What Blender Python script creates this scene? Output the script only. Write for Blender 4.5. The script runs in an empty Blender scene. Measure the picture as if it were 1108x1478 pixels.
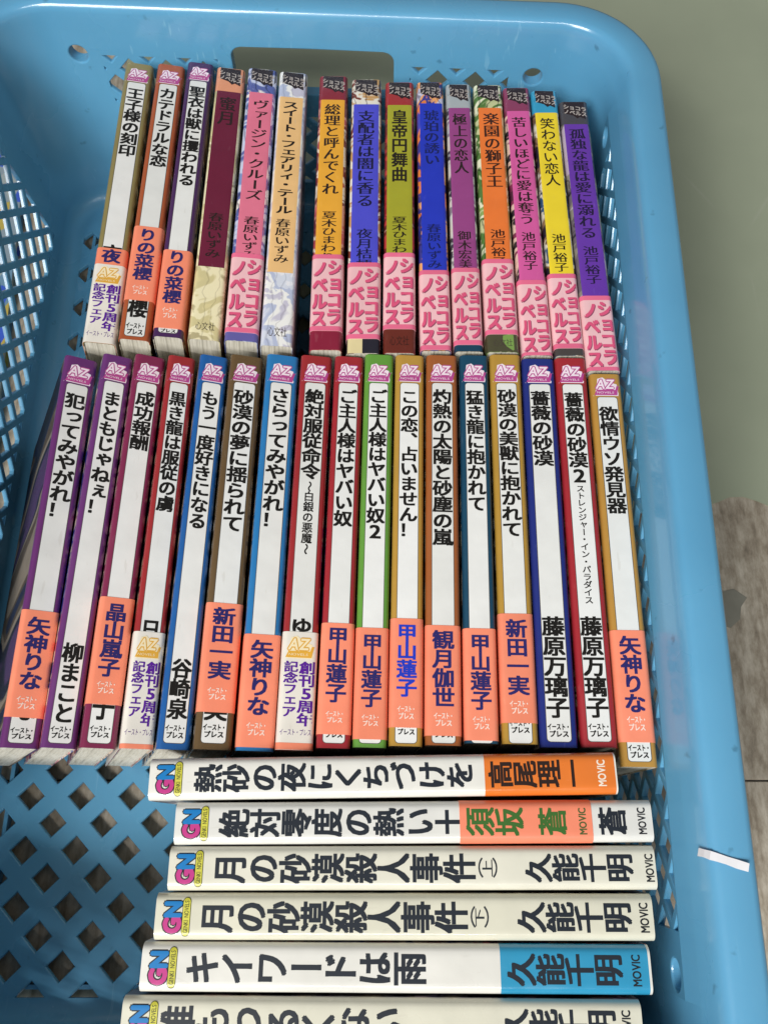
import bpy, bmesh, math, random
from mathutils import Vector, Matrix, Euler
S = 0.001                      # everything below is measured in millimetres
C = bpy.context.scene.collection
R = math.radians
rnd = random.Random(7)

# ------------------------------------------------------------------ camera
cd = bpy.data.cameras.new('camera'); cam = bpy.data.objects.new('camera', cd); C.objects.link(cam)
cam.location = (0, -129.73*S, 455.96*S)
cam.rotation_euler = (R(90-69.0), 0, 0)
cd.sensor_fit = 'VERTICAL'; cd.sensor_height = 24; cd.lens = 24*1200/1478
cd.clip_start = 0.01; cd.clip_end = 50
cd.dof.use_dof = False
bpy.context.scene.camera = cam
# ------------------------------------------------------------------ world and lamps (an indoor photograph)
world = bpy.data.worlds.new('World'); bpy.context.scene.world = world; world.use_nodes = True
bg = world.node_tree.nodes['Background']
bg.inputs[0].default_value = (0.93, 0.97, 1.0, 1); bg.inputs[1].default_value = 0.18

def area_lamp(name, loc, target, sx, sy, energy, col=(1, 1, 1)):
    l = bpy.data.lights.new(name, 'AREA'); l.shape = 'RECTANGLE'; l.size = sx; l.size_y = sy; l.energy = energy; l.color = col
    o = bpy.data.objects.new(name, l); C.objects.link(o); o.location = loc
    o.rotation_euler = (Vector(target) - Vector(loc)).to_track_quat('-Z', 'Y').to_euler()
    return o
area_lamp('window_light', (-0.9, -1.35, 1.6), (0, 0, 0.1), 0.9, 0.9, 46, (1, 0.985, 0.95))
area_lamp('ceiling_tube', (-0.35, -1.25, 1.75), (0, -0.1, 0.1), 1.3, 0.04, 17, (1, 0.98, 0.94))
vs = bpy.context.scene.view_settings
vs.view_transform = 'Standard'; vs.look = 'None'; vs.exposure = 0.0; vs.gamma = 1.0

# ------------------------------------------------------------------ helpers
def lin(h):
    if isinstance(h, str): h = [int(h[i:i+2], 16)/255 for i in (0, 2, 4)]
    return tuple((c/12.92 if c <= .04045 else ((c+.055)/1.055)**2.4) for c in h) + (1,)

def tag(o, label=None, cat=None, group=None, kind=None):
    if label: o['label'] = label
    if cat: o['category'] = cat
    if group: o['group'] = group
    if kind: o['kind'] = kind
    return o

def link_mesh(name, verts, faces, mats, parent=None, smooth=False, slots=None, uv=None):
    me = bpy.data.meshes.new(name)
    me.from_pydata([(v[0]*S, v[1]*S, v[2]*S) for v in verts], [], faces)
    for m in (mats if isinstance(mats, (list, tuple)) else [mats]): me.materials.append(m)
    if slots: me.polygons.foreach_set('material_index', slots)
    if smooth: me.polygons.foreach_set('use_smooth', [True]*len(me.polygons))
    me.update()
    o = bpy.data.objects.new(name, me); C.objects.link(o)
    if parent: o.parent = parent
    return o

def fix_normals(o):
    bm = bmesh.new(); bm.from_mesh(o.data)
    bmesh.ops.remove_doubles(bm, verts=bm.verts, dist=1e-6)
    bmesh.ops.recalc_face_normals(bm, faces=bm.faces)
    bm.to_mesh(o.data); bm.free()

def smooth_by_angle(o, deg=35):
    o.data.polygons.foreach_set('use_smooth', [True]*len(o.data.polygons))
    bm = bmesh.new(); bm.from_mesh(o.data)
    for e in bm.edges:
        if len(e.link_faces) == 2 and e.calc_face_angle(0) > R(deg): e.smooth = False
    bm.to_mesh(o.data); bm.free()

# ------------------------------------------------------------------ materials
def new_mat(name):
    m = bpy.data.materials.new(name); m.use_nodes = True
    nt = m.node_tree; b = nt.nodes['Principled BSDF']
    return m, nt, b
def N(nt, t, **k):
    n = nt.nodes.new(t)
    for a, v in k.items(): setattr(n, a, v)
    return n
def ramp(nt, stops, interp='LINEAR'):
    r = N(nt, 'ShaderNodeValToRGB'); e = r.color_ramp; e.interpolation = interp
    e.elements[0].position = stops[0][0]; e.elements[0].color = stops[0][1]
    e.elements[1].position = stops[-1][0]; e.elements[1].color = stops[-1][1]
    for p, c in stops[1:-1]:
        x = e.elements.new(p); x.color = c
    return r
_pm = {}
def soften(h, k, g):
    """the printed colour a little duller than its swatch"""
    c = [int(h[i:i+2], 16)/255 for i in (0, 2, 4)]; m = sum(c)/3
    return tuple(max(0, min(1, (x*(1-g)+m*g)*k)) for x in c)
def print_mat(h, rough=.34, ink=False, coat=.25, coat_rough=.22, shade=False):
    """printed laminated paper: one ink colour with faint mottling, slight sheen unevenness"""
    k = (h, rough, ink, coat, shade)
    if k in _pm: return _pm[k]
    m, nt, b = new_mat(('ink_' if ink else 'print_')+h)
    c = lin(soften(h, .94, .10) if shade else h)
    tc = N(nt, 'ShaderNodeTexCoord'); no = N(nt, 'ShaderNodeTexNoise'); no.inputs['Scale'].default_value = 55; no.inputs['Detail'].default_value = 6
    nt.links.new(tc.outputs['Object'], no.inputs['Vector'])
    r = ramp(nt, [(.3, tuple(x*.93 for x in c[:3])+(1,)), (.7, tuple(min(1, x*1.03) for x in c[:3])+(1,))])
    nt.links.new(no.outputs['Fac'], r.inputs[0])
    if not ink:                                       # each copy has its own tint; smudges and short scuffs from handling
        oi = N(nt, 'ShaderNodeObjectInfo'); ro = ramp(nt, [(0, (.93, .93, .92, 1)), (1, (1.04, 1.04, 1.05, 1))]); nt.links.new(oi.outputs['Random'], ro.inputs[0])
        m1 = N(nt, 'ShaderNodeMix', data_type='RGBA', blend_type='MULTIPLY'); m1.inputs[0].default_value = 1
        nt.links.new(r.outputs[0], m1.inputs[6]); nt.links.new(ro.outputs[0], m1.inputs[7])
        ns = N(nt, 'ShaderNodeTexNoise'); ns.inputs['Scale'].default_value = 1; ns.inputs['Detail'].default_value = 4
        ms = N(nt, 'ShaderNodeMapping'); ms.inputs['Scale'].default_value = (420, 90, 300); ms.inputs['Rotation'].default_value = (0, 0, .25)
        ad = N(nt, 'ShaderNodeVectorMath', operation='ADD'); nt.links.new(tc.outputs['Object'], ad.inputs[0]); nt.links.new(oi.outputs['Random'], ad.inputs[1])
        nt.links.new(ad.outputs[0], ms.inputs['Vector']); nt.links.new(ms.outputs[0], ns.inputs['Vector'])
        rs = ramp(nt, [(.66, (0, 0, 0, 1)), (.74, (.22, .22, .22, 1))]); nt.links.new(ns.outputs['Fac'], rs.inputs[0])
        m2 = N(nt, 'ShaderNodeMix', data_type='RGBA'); nt.links.new(rs.outputs[0], m2.inputs[0]); nt.links.new(m1.outputs[2], m2.inputs[6])
        m2.inputs[7].default_value = lin('b9b2a4') if sum(c[:3]) > 1.4 else tuple(min(1, x*1.2+.10) for x in c[:3])+(1,)
        nt.links.new(m2.outputs[2], b.inputs['Base Color'])
        nr = N(nt, 'ShaderNodeTexNoise'); nr.inputs['Scale'].default_value = 40; nr.inputs['Detail'].default_value = 5; nt.links.new(ad.outputs[0], nr.inputs['Vector'])
        rr = ramp(nt, [(.35, (rough-.08,)*3+(1,)), (.7, (rough+.16,)*3+(1,))]); nt.links.new(nr.outputs['Fac'], rr.inputs[0]); nt.links.new(rr.outputs[0], b.inputs['Roughness'])
    else:
        nt.links.new(r.outputs[0], b.inputs['Base Color']); b.inputs['Roughness'].default_value = rough
    b.inputs['Coat Weight'].default_value = coat; b.inputs['Coat Roughness'].default_value = coat_rough
    if not ink:
        n2 = N(nt, 'ShaderNodeTexNoise'); n2.inputs['Scale'].default_value = 900; n2.inputs['Detail'].default_value = 3
        nt.links.new(tc.outputs['Object'], n2.inputs['Vector'])
        bp = N(nt, 'ShaderNodeBump'); bp.inputs['Strength'].default_value = .06; bp.inputs['Distance'].default_value = .0002
        n3 = N(nt, 'ShaderNodeTexNoise'); n3.inputs['Scale'].default_value = 60; n3.inputs['Detail'].default_value = 2; nt.links.new(ad.outputs[0], n3.inputs['Vector'])
        b2 = N(nt, 'ShaderNodeBump'); b2.inputs['Strength'].default_value = .35; b2.inputs['Distance'].default_value = .0012; nt.links.new(n3.outputs['Fac'], b2.inputs['Height'])
        nt.links.new(b2.outputs[0], bp.inputs['Normal'])
        nt.links.new(n2.outputs['Fac'], bp.inputs['Height']); nt.links.new(bp.outputs[0], b.inputs['Normal']); nt.links.new(bp.outputs[0], b.inputs['Coat Normal'])
    _pm[k] = m; return m

ART = {0: '1c2a4a 31537a d8d0c0 8a6a50 2a2030', 1: '0a101c 0d172b 142240 4c4238 80766a 121a30 44325a', 2: 'b8c0d8 30409c e8d8c8 d87080 503060', 3: '502038 803050 e0c0b0 282028 b07080',
       4: '601818 202028 c8a890 a03030 403038', 5: 'd8ceb0 8a7850 3a3420 e8e0cc a06a3c', 6: '384858 c8b080 e8dcc8 806040 283038', 7: 'b8b088 503828 dce0c0 a86a3a 302820',
       8: 'e8dcae ddcf9a d2c694 eee4bc b8ac84', 9: 'dfe3ee 7f92c4 c9cfe8 5a64a4 efe9e4', 10: 'e8e8ee d4d9e6 b7bfd8 f0efec c8c4d4', 11: 'a83a48 e8d8c8 7a2030 d89888 c0505c',
       12: 'ece6da c89a60 e9e2d4 7a3828 efe9de', 13: 'a82a2a 8c2024 b83838 702020 d0a090', 14: '4a48b0 e8823c 3a3a90 f0a868 c8c4d8', 15: 'b4b8bc 8c8490 d4d2cc 403c48 a0a4a8',
       16: 'dfe2b8 8aa85c e8e8c8 547a38 c8cc98', 17: '48444a 2c2a30 6a6068 8a8478 b8a8b8'}
_am = {}
def art_mat(i):
    """cover illustration: flowing colour patches with contour lines"""
    if i in _am: return _am[i]
    m, nt, b = new_mat('cover_art_%d' % i)
    cols = [lin(c) for c in ART[i].split()]
    tc = N(nt, 'ShaderNodeTexCoord'); mp = N(nt, 'ShaderNodeMapping'); mp.inputs['Location'].default_value = (i*.31, i*.17, i*.09)
    mp.inputs['Scale'].default_value = (22, 22, 11)
    if i == 1: mp.inputs['Scale'].default_value = (22, 22, 5)
    nt.links.new(tc.outputs['Object'], mp.inputs['Vector'])
    no = N(nt, 'ShaderNodeTexNoise'); no.inputs['Scale'].default_value = 1.4; no.inputs['Detail'].default_value = 3.5; no.inputs['Distortion'].default_value = .5 if i == 1 else 1.8; no.inputs['Detail'].default_value = 1.2 if i == 1 else 3.5
    nt.links.new(mp.outputs[0], no.inputs['Vector'])
    n = len(cols); st = []
    for k in range(n):
        p = .30+.40*k/n
        st.append((p, cols[k])); st.append((p+.40/n*.72, cols[k]))
    r = ramp(nt, st); nt.links.new(no.outputs['Fac'], r.inputs[0])
    wv = N(nt, 'ShaderNodeTexWave'); wv.inputs['Scale'].default_value = 2.6; wv.inputs['Distortion'].default_value = 9; wv.inputs['Detail'].default_value = 3
    nt.links.new(mp.outputs[0], wv.inputs['Vector'])
    r2 = ramp(nt, [(0, (.25, .22, .25, 1)), (.08, (1, 1, 1, 1)), (.9, (1, 1, 1, 1)), (1, (1.0, .97, .93, 1))])
    nt.links.new(wv.outputs['Fac'], r2.inputs[0])
    mx = N(nt, 'ShaderNodeMix', data_type='RGBA', blend_type='MULTIPLY'); mx.inputs[0].default_value = .8
    if i in (1, 8, 10): mx.inputs[0].default_value = .12 if i == 1 else .3
    nt.links.new(r.outputs[0], mx.inputs[6]); nt.links.new(r2.outputs[0], mx.inputs[7]); nt.links.new(mx.outputs[2], b.inputs['Base Color'])
    b.inputs['Roughness'].default_value = .3; b.inputs['Coat Weight'].default_value = .3; b.inputs['Coat Roughness'].default_value = .2
    if i == 1: b.inputs['Roughness'].default_value = .6; b.inputs['Coat Weight'].default_value = 0; b.inputs['Specular IOR Level'].default_value = .2
    _am[i] = m; return m

def page_mat():
    m, nt, b = new_mat('page_edges')
    tc = N(nt, 'ShaderNodeTexCoord'); mp = N(nt, 'ShaderNodeMapping'); mp.inputs['Scale'].default_value = (1, .03, .03)
    nt.links.new(tc.outputs['Object'], mp.inputs['Vector'])
    wv = N(nt, 'ShaderNodeTexNoise'); wv.inputs['Scale'].default_value = 2200; wv.inputs['Detail'].default_value = 4
    nt.links.new(mp.outputs[0], wv.inputs['Vector'])
    n2 = N(nt, 'ShaderNodeTexNoise'); n2.inputs['Scale'].default_value = 350; nt.links.new(mp.outputs[0], n2.inputs['Vector'])
    ad = N(nt, 'ShaderNodeMath', operation='MULTIPLY'); nt.links.new(wv.outputs['Fac'], ad.inputs[0]); nt.links.new(n2.outputs['Fac'], ad.inputs[1])
    r = ramp(nt, [(.10, lin('a39e90')), (.22, lin('cfcabb')), (.42, lin('e6e2d6'))]); nt.links.new(ad.outputs[0], r.inputs[0])
    nt.links.new(r.outputs[0], b.inputs['Base Color']); b.inputs['Roughness'].default_value = .85
    bp = N(nt, 'ShaderNodeBump'); bp.inputs['Strength'].default_value = .5; bp.inputs['Distance'].default_value = .0003
    nt.links.new(wv.outputs['Fac'], bp.inputs['Height']); nt.links.new(bp.outputs[0], b.inputs['Normal'])
    return m
PAGES = page_mat()

def plastic_mat():
    m, nt, b = new_mat('blue_plastic')
    tc = N(nt, 'ShaderNodeTexCoord')
    no = N(nt, 'ShaderNodeTexNoise'); no.inputs['Scale'].default_value = 9; no.inputs['Detail'].default_value = 5
    nt.links.new(tc.outputs['Object'], no.inputs['Vector'])
    r = ramp(nt, [(.3, lin('5a9cc3')), (.7, lin('66a9cf'))]); nt.links.new(no.outputs['Fac'], r.inputs[0])
    # fine pale scratches in scattered patches
    mp = N(nt, 'ShaderNodeMapping'); mp.inputs['Scale'].default_value = (260, 22, 60); mp.inputs['Rotation'].default_value = (.2, .1, .5)
    nt.links.new(tc.outputs['Object'], mp.inputs['Vector'])
    sc = N(nt, 'ShaderNodeTexNoise'); sc.inputs['Scale'].default_value = 1.2; sc.inputs['Detail'].default_value = 2; sc.inputs['Distortion'].default_value = .4
    nt.links.new(mp.outputs[0], sc.inputs['Vector'])
    rs = ramp(nt, [(.66, (0, 0, 0, 1)), (.71, (1, 1, 1, 1))]); nt.links.new(sc.outputs['Fac'], rs.inputs[0])
    pa = N(nt, 'ShaderNodeTexNoise'); pa.inputs['Scale'].default_value = 14; nt.links.new(tc.outputs['Object'], pa.inputs['Vector'])
    rp = ramp(nt, [(.5, (0, 0, 0, 1)), (.62, (.55, .55, .55, 1))]); nt.links.new(pa.outputs['Fac'], rp.inputs[0])
    mu = N(nt, 'ShaderNodeMath', operation='MULTIPLY'); nt.links.new(rs.outputs[0], mu.inputs[0]); nt.links.new(rp.outputs[0], mu.inputs[1])
    mx = N(nt, 'ShaderNodeMix', data_type='RGBA'); nt.links.new(mu.outputs[0], mx.inputs[0]); nt.links.new(r.outputs[0], mx.inputs[6]); mx.inputs[7].default_value = lin('8fc4de')
    # sparse dirt specks
    dn = N(nt, 'ShaderNodeTexNoise'); dn.inputs['Scale'].default_value = 120; dn.inputs['Detail'].default_value = 3; nt.links.new(tc.outputs['Object'], dn.inputs['Vector'])
    dr = ramp(nt, [(.70, (0, 0, 0, 1)), (.78, (.5, .5, .5, 1))]); nt.links.new(dn.outputs['Fac'], dr.inputs[0])
    m2 = N(nt, 'ShaderNodeMix', data_type='RGBA'); nt.links.new(dr.outputs[0], m2.inputs[0]); nt.links.new(mx.outputs[2], m2.inputs[6]); m2.inputs[7].default_value = lin('33627c')
    nt.links.new(m2.outputs[2], b.inputs['Base Color'])
    rr = ramp(nt, [(.3, (.22, .22, .22, 1)), (.7, (.33, .33, .33, 1))]); nt.links.new(no.outputs['Fac'], rr.inputs[0]); nt.links.new(rr.outputs[0], b.inputs['Roughness'])
    b.inputs['Specular IOR Level'].default_value = .5; b.inputs['Coat Weight'].default_value = .4; b.inputs['Coat Roughness'].default_value = .09
    fb = N(nt, 'ShaderNodeTexNoise'); fb.inputs['Scale'].default_value = 700; nt.links.new(tc.outputs['Object'], fb.inputs['Vector'])
    bp = N(nt, 'ShaderNodeBump'); bp.inputs['Strength'].default_value = .08; bp.inputs['Distance'].default_value = .0002
    nt.links.new(fb.outputs['Fac'], bp.inputs['Height']); nt.links.new(bp.outputs[0], b.inputs['Normal'])
    b.inputs['Subsurface Weight'].default_value = .12; b.inputs['Subsurface Radius'].default_value = (.3, .8, 1.0); b.inputs['Subsurface Scale'].default_value = .002
    return m
BLUE = plastic_mat()

def floor_mat():
    m, nt, b = new_mat('worn_brown_floor')
    tc = N(nt, 'ShaderNodeTexCoord'); mp = N(nt, 'ShaderNodeMapping'); mp.inputs['Scale'].default_value = (2.6, 1, 1)
    nt.links.new(tc.outputs['Object'], mp.inputs['Vector'])
    n1 = N(nt, 'ShaderNodeTexNoise'); n1.inputs['Scale'].default_value = 60; n1.inputs['Detail'].default_value = 9; n1.inputs['Roughness'].default_value = .68
    nt.links.new(mp.outputs[0], n1.inputs['Vector'])
    r1 = ramp(nt, [(.28, lin('746a5c')), (.45, lin('a49988')), (.58, lin('beb5a5')), (.75, lin('d4ccbe'))]); nt.links.new(n1.outputs['Fac'], r1.inputs[0])
    n2 = N(nt, 'ShaderNodeTexNoise'); n2.inputs['Scale'].default_value = 7; n2.inputs['Detail'].default_value = 4; nt.links.new(tc.outputs['Object'], n2.inputs['Vector'])
    r2 = ramp(nt, [(.35, (.68, .64, .60, 1)), (.65, (1.08, 1.08, 1.08, 1))]); nt.links.new(n2.outputs['Fac'], r2.inputs[0])
    mx = N(nt, 'ShaderNodeMix', data_type='RGBA', blend_type='MULTIPLY'); mx.inputs[0].default_value = 1
    nt.links.new(r1.outputs[0], mx.inputs[6]); nt.links.new(r2.outputs[0], mx.inputs[7])
    gm = N(nt, 'ShaderNodeMapping'); gm.inputs['Scale'].default_value = (320, 9, 1); nt.links.new(tc.outputs['Object'], gm.inputs['Vector'])
    g = N(nt, 'ShaderNodeTexNoise'); g.inputs['Scale'].default_value = 1; g.inputs['Detail'].default_value = 3; nt.links.new(gm.outputs[0], g.inputs['Vector'])
    rg = ramp(nt, [(.3, (.72, .70, .68, 1)), (.6, (1, 1, 1, 1))]); nt.links.new(g.outputs['Fac'], rg.inputs[0])
    m3 = N(nt, 'ShaderNodeMix', data_type='RGBA', blend_type='MULTIPLY'); m3.inputs[0].default_value = .8
    nt.links.new(mx.outputs[2], m3.inputs[6]); nt.links.new(rg.outputs[0], m3.inputs[7]); nt.links.new(m3.outputs[2], b.inputs['Base Color'])
    b.inputs['Roughness'].default_value = .55
    bp = N(nt, 'ShaderNodeBump'); bp.inputs['Strength'].default_value = .25; bp.inputs['Distance'].default_value = .0006
    nt.links.new(n1.outputs['Fac'], bp.inputs['Height']); nt.links.new(bp.outputs[0], b.inputs['Normal'])
    return m

def mat_mat():
    m, nt, b = new_mat('grey_green_sheet')
    tc = N(nt, 'ShaderNodeTexCoord')
    n1 = N(nt, 'ShaderNodeTexNoise'); n1.inputs['Scale'].default_value = 6; n1.inputs['Detail'].default_value = 4; nt.links.new(tc.outputs['Object'], n1.inputs['Vector'])
    r1 = ramp(nt, [(.3, lin('98a08a')), (.7, lin('aab29a'))]); nt.links.new(n1.outputs['Fac'], r1.inputs[0])
    # faint long scratches
    v = N(nt, 'ShaderNodeTexVoronoi', feature='DISTANCE_TO_EDGE'); v.inputs['Scale'].default_value = 7
    mp = N(nt, 'ShaderNodeMapping'); mp.inputs['Scale'].default_value = (1, .5, 1); mp.inputs['Rotation'].default_value = (0, 0, .7)
    nt.links.new(tc.outputs['Object'], mp.inputs['Vector']); nt.links.new(mp.outputs[0], v.inputs['Vector'])
    rv = ramp(nt, [(0, (1, 1, 1, 1)), (.006, (0, 0, 0, 1))]); nt.links.new(v.outputs['Distance'], rv.inputs[0])
    n3 = N(nt, 'ShaderNodeTexNoise'); n3.inputs['Scale'].default_value = 20; nt.links.new(tc.outputs['Object'], n3.inputs['Vector'])
    r3 = ramp(nt, [(.5, (0, 0, 0, 1)), (.6, (.35, .35, .35, 1))]); nt.links.new(n3.outputs['Fac'], r3.inputs[0])
    mu = N(nt, 'ShaderNodeMath', operation='MULTIPLY'); nt.links.new(rv.outputs[0], mu.inputs[0]); nt.links.new(r3.outputs[0], mu.inputs[1])
    mx = N(nt, 'ShaderNodeMix', data_type='RGBA'); nt.links.new(mu.outputs[0], mx.inputs[0]); nt.links.new(r1.outputs[0], mx.inputs[6]); mx.inputs[7].default_value = lin('b0b3a4')
    nt.links.new(mx.outputs[2], b.inputs['Base Color']); b.inputs['Roughness'].default_value = .42
    return m

def flat_mat(name, h, rough=.8, scale=300, amt=.1):
    m, nt, b = new_mat(name); c = lin(h)
    tc = N(nt, 'ShaderNodeTexCoord'); n1 = N(nt, 'ShaderNodeTexNoise'); n1.inputs['Scale'].default_value = scale; n1.inputs['Detail'].default_value = 4
    nt.links.new(tc.outputs['Object'], n1.inputs['Vector'])
    r1 = ramp(nt, [(.3, tuple(x*(1-amt) for x in c[:3])+(1,)), (.7, tuple(x*(1+amt*.4) for x in c[:3])+(1,))])
    nt.links.new(n1.outputs['Fac'], r1.inputs[0]); nt.links.new(r1.outputs[0], b.inputs['Base Color']); b.inputs['Roughness'].default_value = rough
    return m

# ------------------------------------------------------------------ glyphs
_g = {}
def glyph(ch, off):
    """a filled character outline (Blender's own font), centred on its em box"""
    k = (ch, off)
    if k in _g: return _g[k]
    c = bpy.data.curves.new('g', 'FONT'); c.body = ch; c.size = 1; c.offset = off; c.resolution_u = 3; c.fill_mode = 'FRONT'
    o = bpy.data.objects.new('g', c); C.objects.link(o); bpy.context.view_layer.update()
    m = bpy.data.meshes.new_from_object(o.evaluated_get(bpy.context.evaluated_depsgraph_get()))
    vs_ = [(v.co.x, v.co.y) for v in m.vertices]; fs = [tuple(p.vertices) for p in m.polygons]
    bpy.data.objects.remove(o); bpy.data.curves.remove(c); bpy.data.meshes.remove(m)
    if vs_:
        if ord(ch) < 256:
            x0, x1 = min(v[0] for v in vs_), max(v[0] for v in vs_)
            cx, cy, adv = (x0+x1)/2, .345, x1-x0
        else: cx, cy, adv = .5, .358, 1
        vs_ = [(x-cx, y-cy) for x, y in vs_]
    else: adv = .5
    # drop mirrored faces so that all look the same way
    _g[k] = (vs_, fs, adv); return _g[k]

def spread(off):
    """heavy type: the outline printed a few times, each a hair aside"""
    if off < 0: return [(off, 0), (-off, 0), (0, 0)]                     # brush type: heavy uprights, thin bars
    return [(0, 0)] if off <= .004 else [(-off, -off*.7), (off, -off*.7), (-off, off*.7), (off, off*.7)]+([(0, 0)] if off > .03 else [])
def halo(V, F, place, off, n=8):
    """thick outline: the letter stamped round a small circle"""
    for k in range(n+1):
        a = 2*math.pi*k/n; d = off if k < n else 0
        place(V, F, d*math.cos(a), d*math.sin(a), k*.003)
SMALL = 'ァィゥェォャュョッぁぃぅぇぉゃゅょっ'
def vtext(V, F, s, xc, wx, s0, s1, off, lift=0.0):
    """vertical line of characters: x across, y = -distance from the head"""
    if off > .004 or off < 0:
        for k, (a, c) in enumerate(spread(off)): vtext(V, F, s, xc+a*wx, wx, s0-c*(s1-s0)/len(s), s1-c*(s1-s0)/len(s), .0, k*.004)
        return
    n = len(s); p = (s1-s0)/n
    for i, ch in enumerate(s):
        vs_, fs, adv = glyph(ch, off)
        cy = -(s0+p*(i+.5)); b = len(V); dx = dy = 0; sx = wx; sy = p*1.04
        if ch in SMALL: dx, dy = .06, .08
        if ch in '、。': dx, dy = .58, .58
        rot = ch in 'ー〜（）'
        if ch.isascii(): sx = wx*1.25; sy *= 1.12
        for x, y in vs_:
            if rot: x, y = y, -x
            x, y = x+dx, y+dy
            V.append((xc+x*sx, cy+y*sy, lift))
        F += [tuple(b+j for j in f) for f in fs]
def htext(V, F, s, xc, wtot, yc, h, off, shear=0.0, lift=0.0):
    if off > .004:
        n = len(s)
        for k, (a, c) in enumerate(spread(off)): htext(V, F, s, xc+a*wtot/n, wtot, yc+c*h, h, 0, shear, k*.004)
        return
    adv = [glyph(c, off)[2]*(1.0 if not c.isascii() else 1.0)+(.10 if c.isascii() else 0) for c in s]
    tot = sum(adv); k = wtot/tot; x = xc-wtot/2
    for c, a in zip(s, adv):
        vs_, fs, _ = glyph(c, off); b = len(V); cx = x+a*k/2
        for px, py in vs_: V.append((cx+px*k+py*h*shear, yc+py*h, lift))
        F += [tuple(b+j for j in f) for f in fs]; x += a*k

# ------------------------------------------------------------------ books
DEPTH_GN, DEPTH_MIN = 115.4, 104.0
FLOOR = 8.0
def profile(w, r, depth, t_in=0.0, crown=.25):
    """cross-section of a paperback cover: up one board, round the spine, down the other board"""
    pts = []; hw = w/2
    pts.append((-hw, -depth)); pts.append((-hw, -depth*.5)); pts.append((-hw-.05, -10)); pts.append((-hw, -3.2))
    for k in range(7):
        a = R(180-90*k/6); pts.append((-hw+r+r*math.cos(a), -r+r*math.sin(a)))
    for k in range(1, 8):
        x = -hw+r+(w-2*r)*k/8; pts.append((x, 0))
    for k in range(7):
        a = R(90-90*k/6); pts.append((hw-r+r*math.cos(a), -r+r*math.sin(a)))
    pts.append((hw, -3.2)); pts.append((hw+.05, -10)); pts.append((hw, -depth*.5)); pts.append((hw, -depth))
    return [(x, z-crown*edge(2*x/w)*(1 if z > -r-.1 else 0)-(crown if z <= -r-.1 else 0)) for x, z in pts]
def edge(t): return (max(0, min(1, abs(t))-.55)/.45)**1.7      # the spine is flat in the middle and falls off towards its edges
def zprof(x, w, r, crown=.25):
    hw = w/2; ax = min(abs(x), hw); z = 0
    if ax > hw-r:
        q = (ax-(hw-r))/r; z = -r*(1-math.sqrt(max(0, 1-q*q)))
    return z-crown*edge(2*ax/w)
def normals2d(p):
    out = []
    for i in range(len(p)):
        a = p[max(0, i-1)]; b = p[min(len(p)-1, i+1)]
        dx, dz = b[0]-a[0], b[1]-a[1]; l = math.hypot(dx, dz) or 1
        out.append((-dz/l, dx/l))
    return out
def sweep_sheet(p, ys, off, thick, wob=None):
    """sheet of paper following profile p between the y positions ys, 'off' outside it"""
    nn = normals2d(p); V = []; F = []; n = len(p)
    for y in ys:
        for (x, z), (a, c) in zip(p, nn):
            V.append((x+a*off, y, z+c*off))
        for (x, z), (a, c) in zip(p, nn):
            V.append((x+a*(off-thick), y, z+c*(off-thick)))
    m = len(ys)
    for j in range(m-1):
        b0, b1 = j*2*n, (j+1)*2*n
        for i in range(n-1):
            F.append((b0+i, b0+i+1, b1+i+1, b1+i)); F.append((b0+n+i+1, b0+n+i, b1+n+i, b1+n+i+1))
        F.append((b0+n, b0, b1, b1+n)); F.append((b0+n-1, b0+2*n-1, b1+2*n-1, b1+n-1))
    for i in range(n-1):
        F.append((i+1, i, n+i, n+i+1)); b = (m-1)*2*n; F.append((b+i, b+i+1, b+n+i+1, b+n+i))
    return V, F

def drape(P, w, r, h, crown): return [(p[0], p[1], zprof(p[0], w, r, crown)+h+(p[2] if len(p) > 2 else 0)) for p in P]
def text_obj(name, V, F, ctx, col, h):
    if not V: return
    L, depth, w, r, crown, root = ctx
    V3 = [(x, y+L/2, z+depth) for x, y, z in drape(V, w, r, h, crown)]
    return link_mesh(name, V3, F, print_mat(col, ink=True), root)
def panel_obj(name, ctx, col, x0, x1, s0, s1, rad, h, mat=None):
    L, depth, w, r, crown, root = ctx
    s0 = max(s0, .03); s1 = min(s1, L-.03); X0, X1 = x0*w, x1*w; V = []; F = []
    full = x1-x0 > .95
    if full:                                          # wraps a little round the corners
        p = [q for q in profile(w, r, depth, crown=crown) if q[1] > -3.4-crown]
        nn = normals2d(p)
        for y in (-s0, -s1):
            for (x, z), (a, c) in zip(p, nn): V.append((x+a*h, y, z+c*h))
        n = len(p); F = [(i+n, i+n+1, i+1, i) for i in range(n-1)]
    else:
        nx = 16; rad = min(rad, (X1-X0)/2)
        def cut(x):
            d = min(x-X0, X1-x)
            return 0 if rad <= 0 or d >= rad else rad-math.sqrt(max(0, rad*rad-(rad-d)**2))
        xs = sorted(set([X0+(X1-X0)*i/nx for i in range(nx+1)]+([X0+rad*.08, X0+rad*.3, X1-rad*.08, X1-rad*.3] if rad else [])))
        for x in xs:
            c = cut(x); V.append((x, -s0-c, zprof(x, w, r, crown)+h)); V.append((x, -s1+c, zprof(x, w, r, crown)+h))
        F = [(2*i, 2*i+1, 2*i+3, 2*i+2) for i in range(len(xs)-1)]
    V = [(x, y+L/2, z+depth) for x, y, z in V]
    return link_mesh(name, V, F, mat or (print_mat(col, .3, coat=.8, coat_rough=.07) if crown > .5 else print_mat(col)), root, smooth=True)
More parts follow.
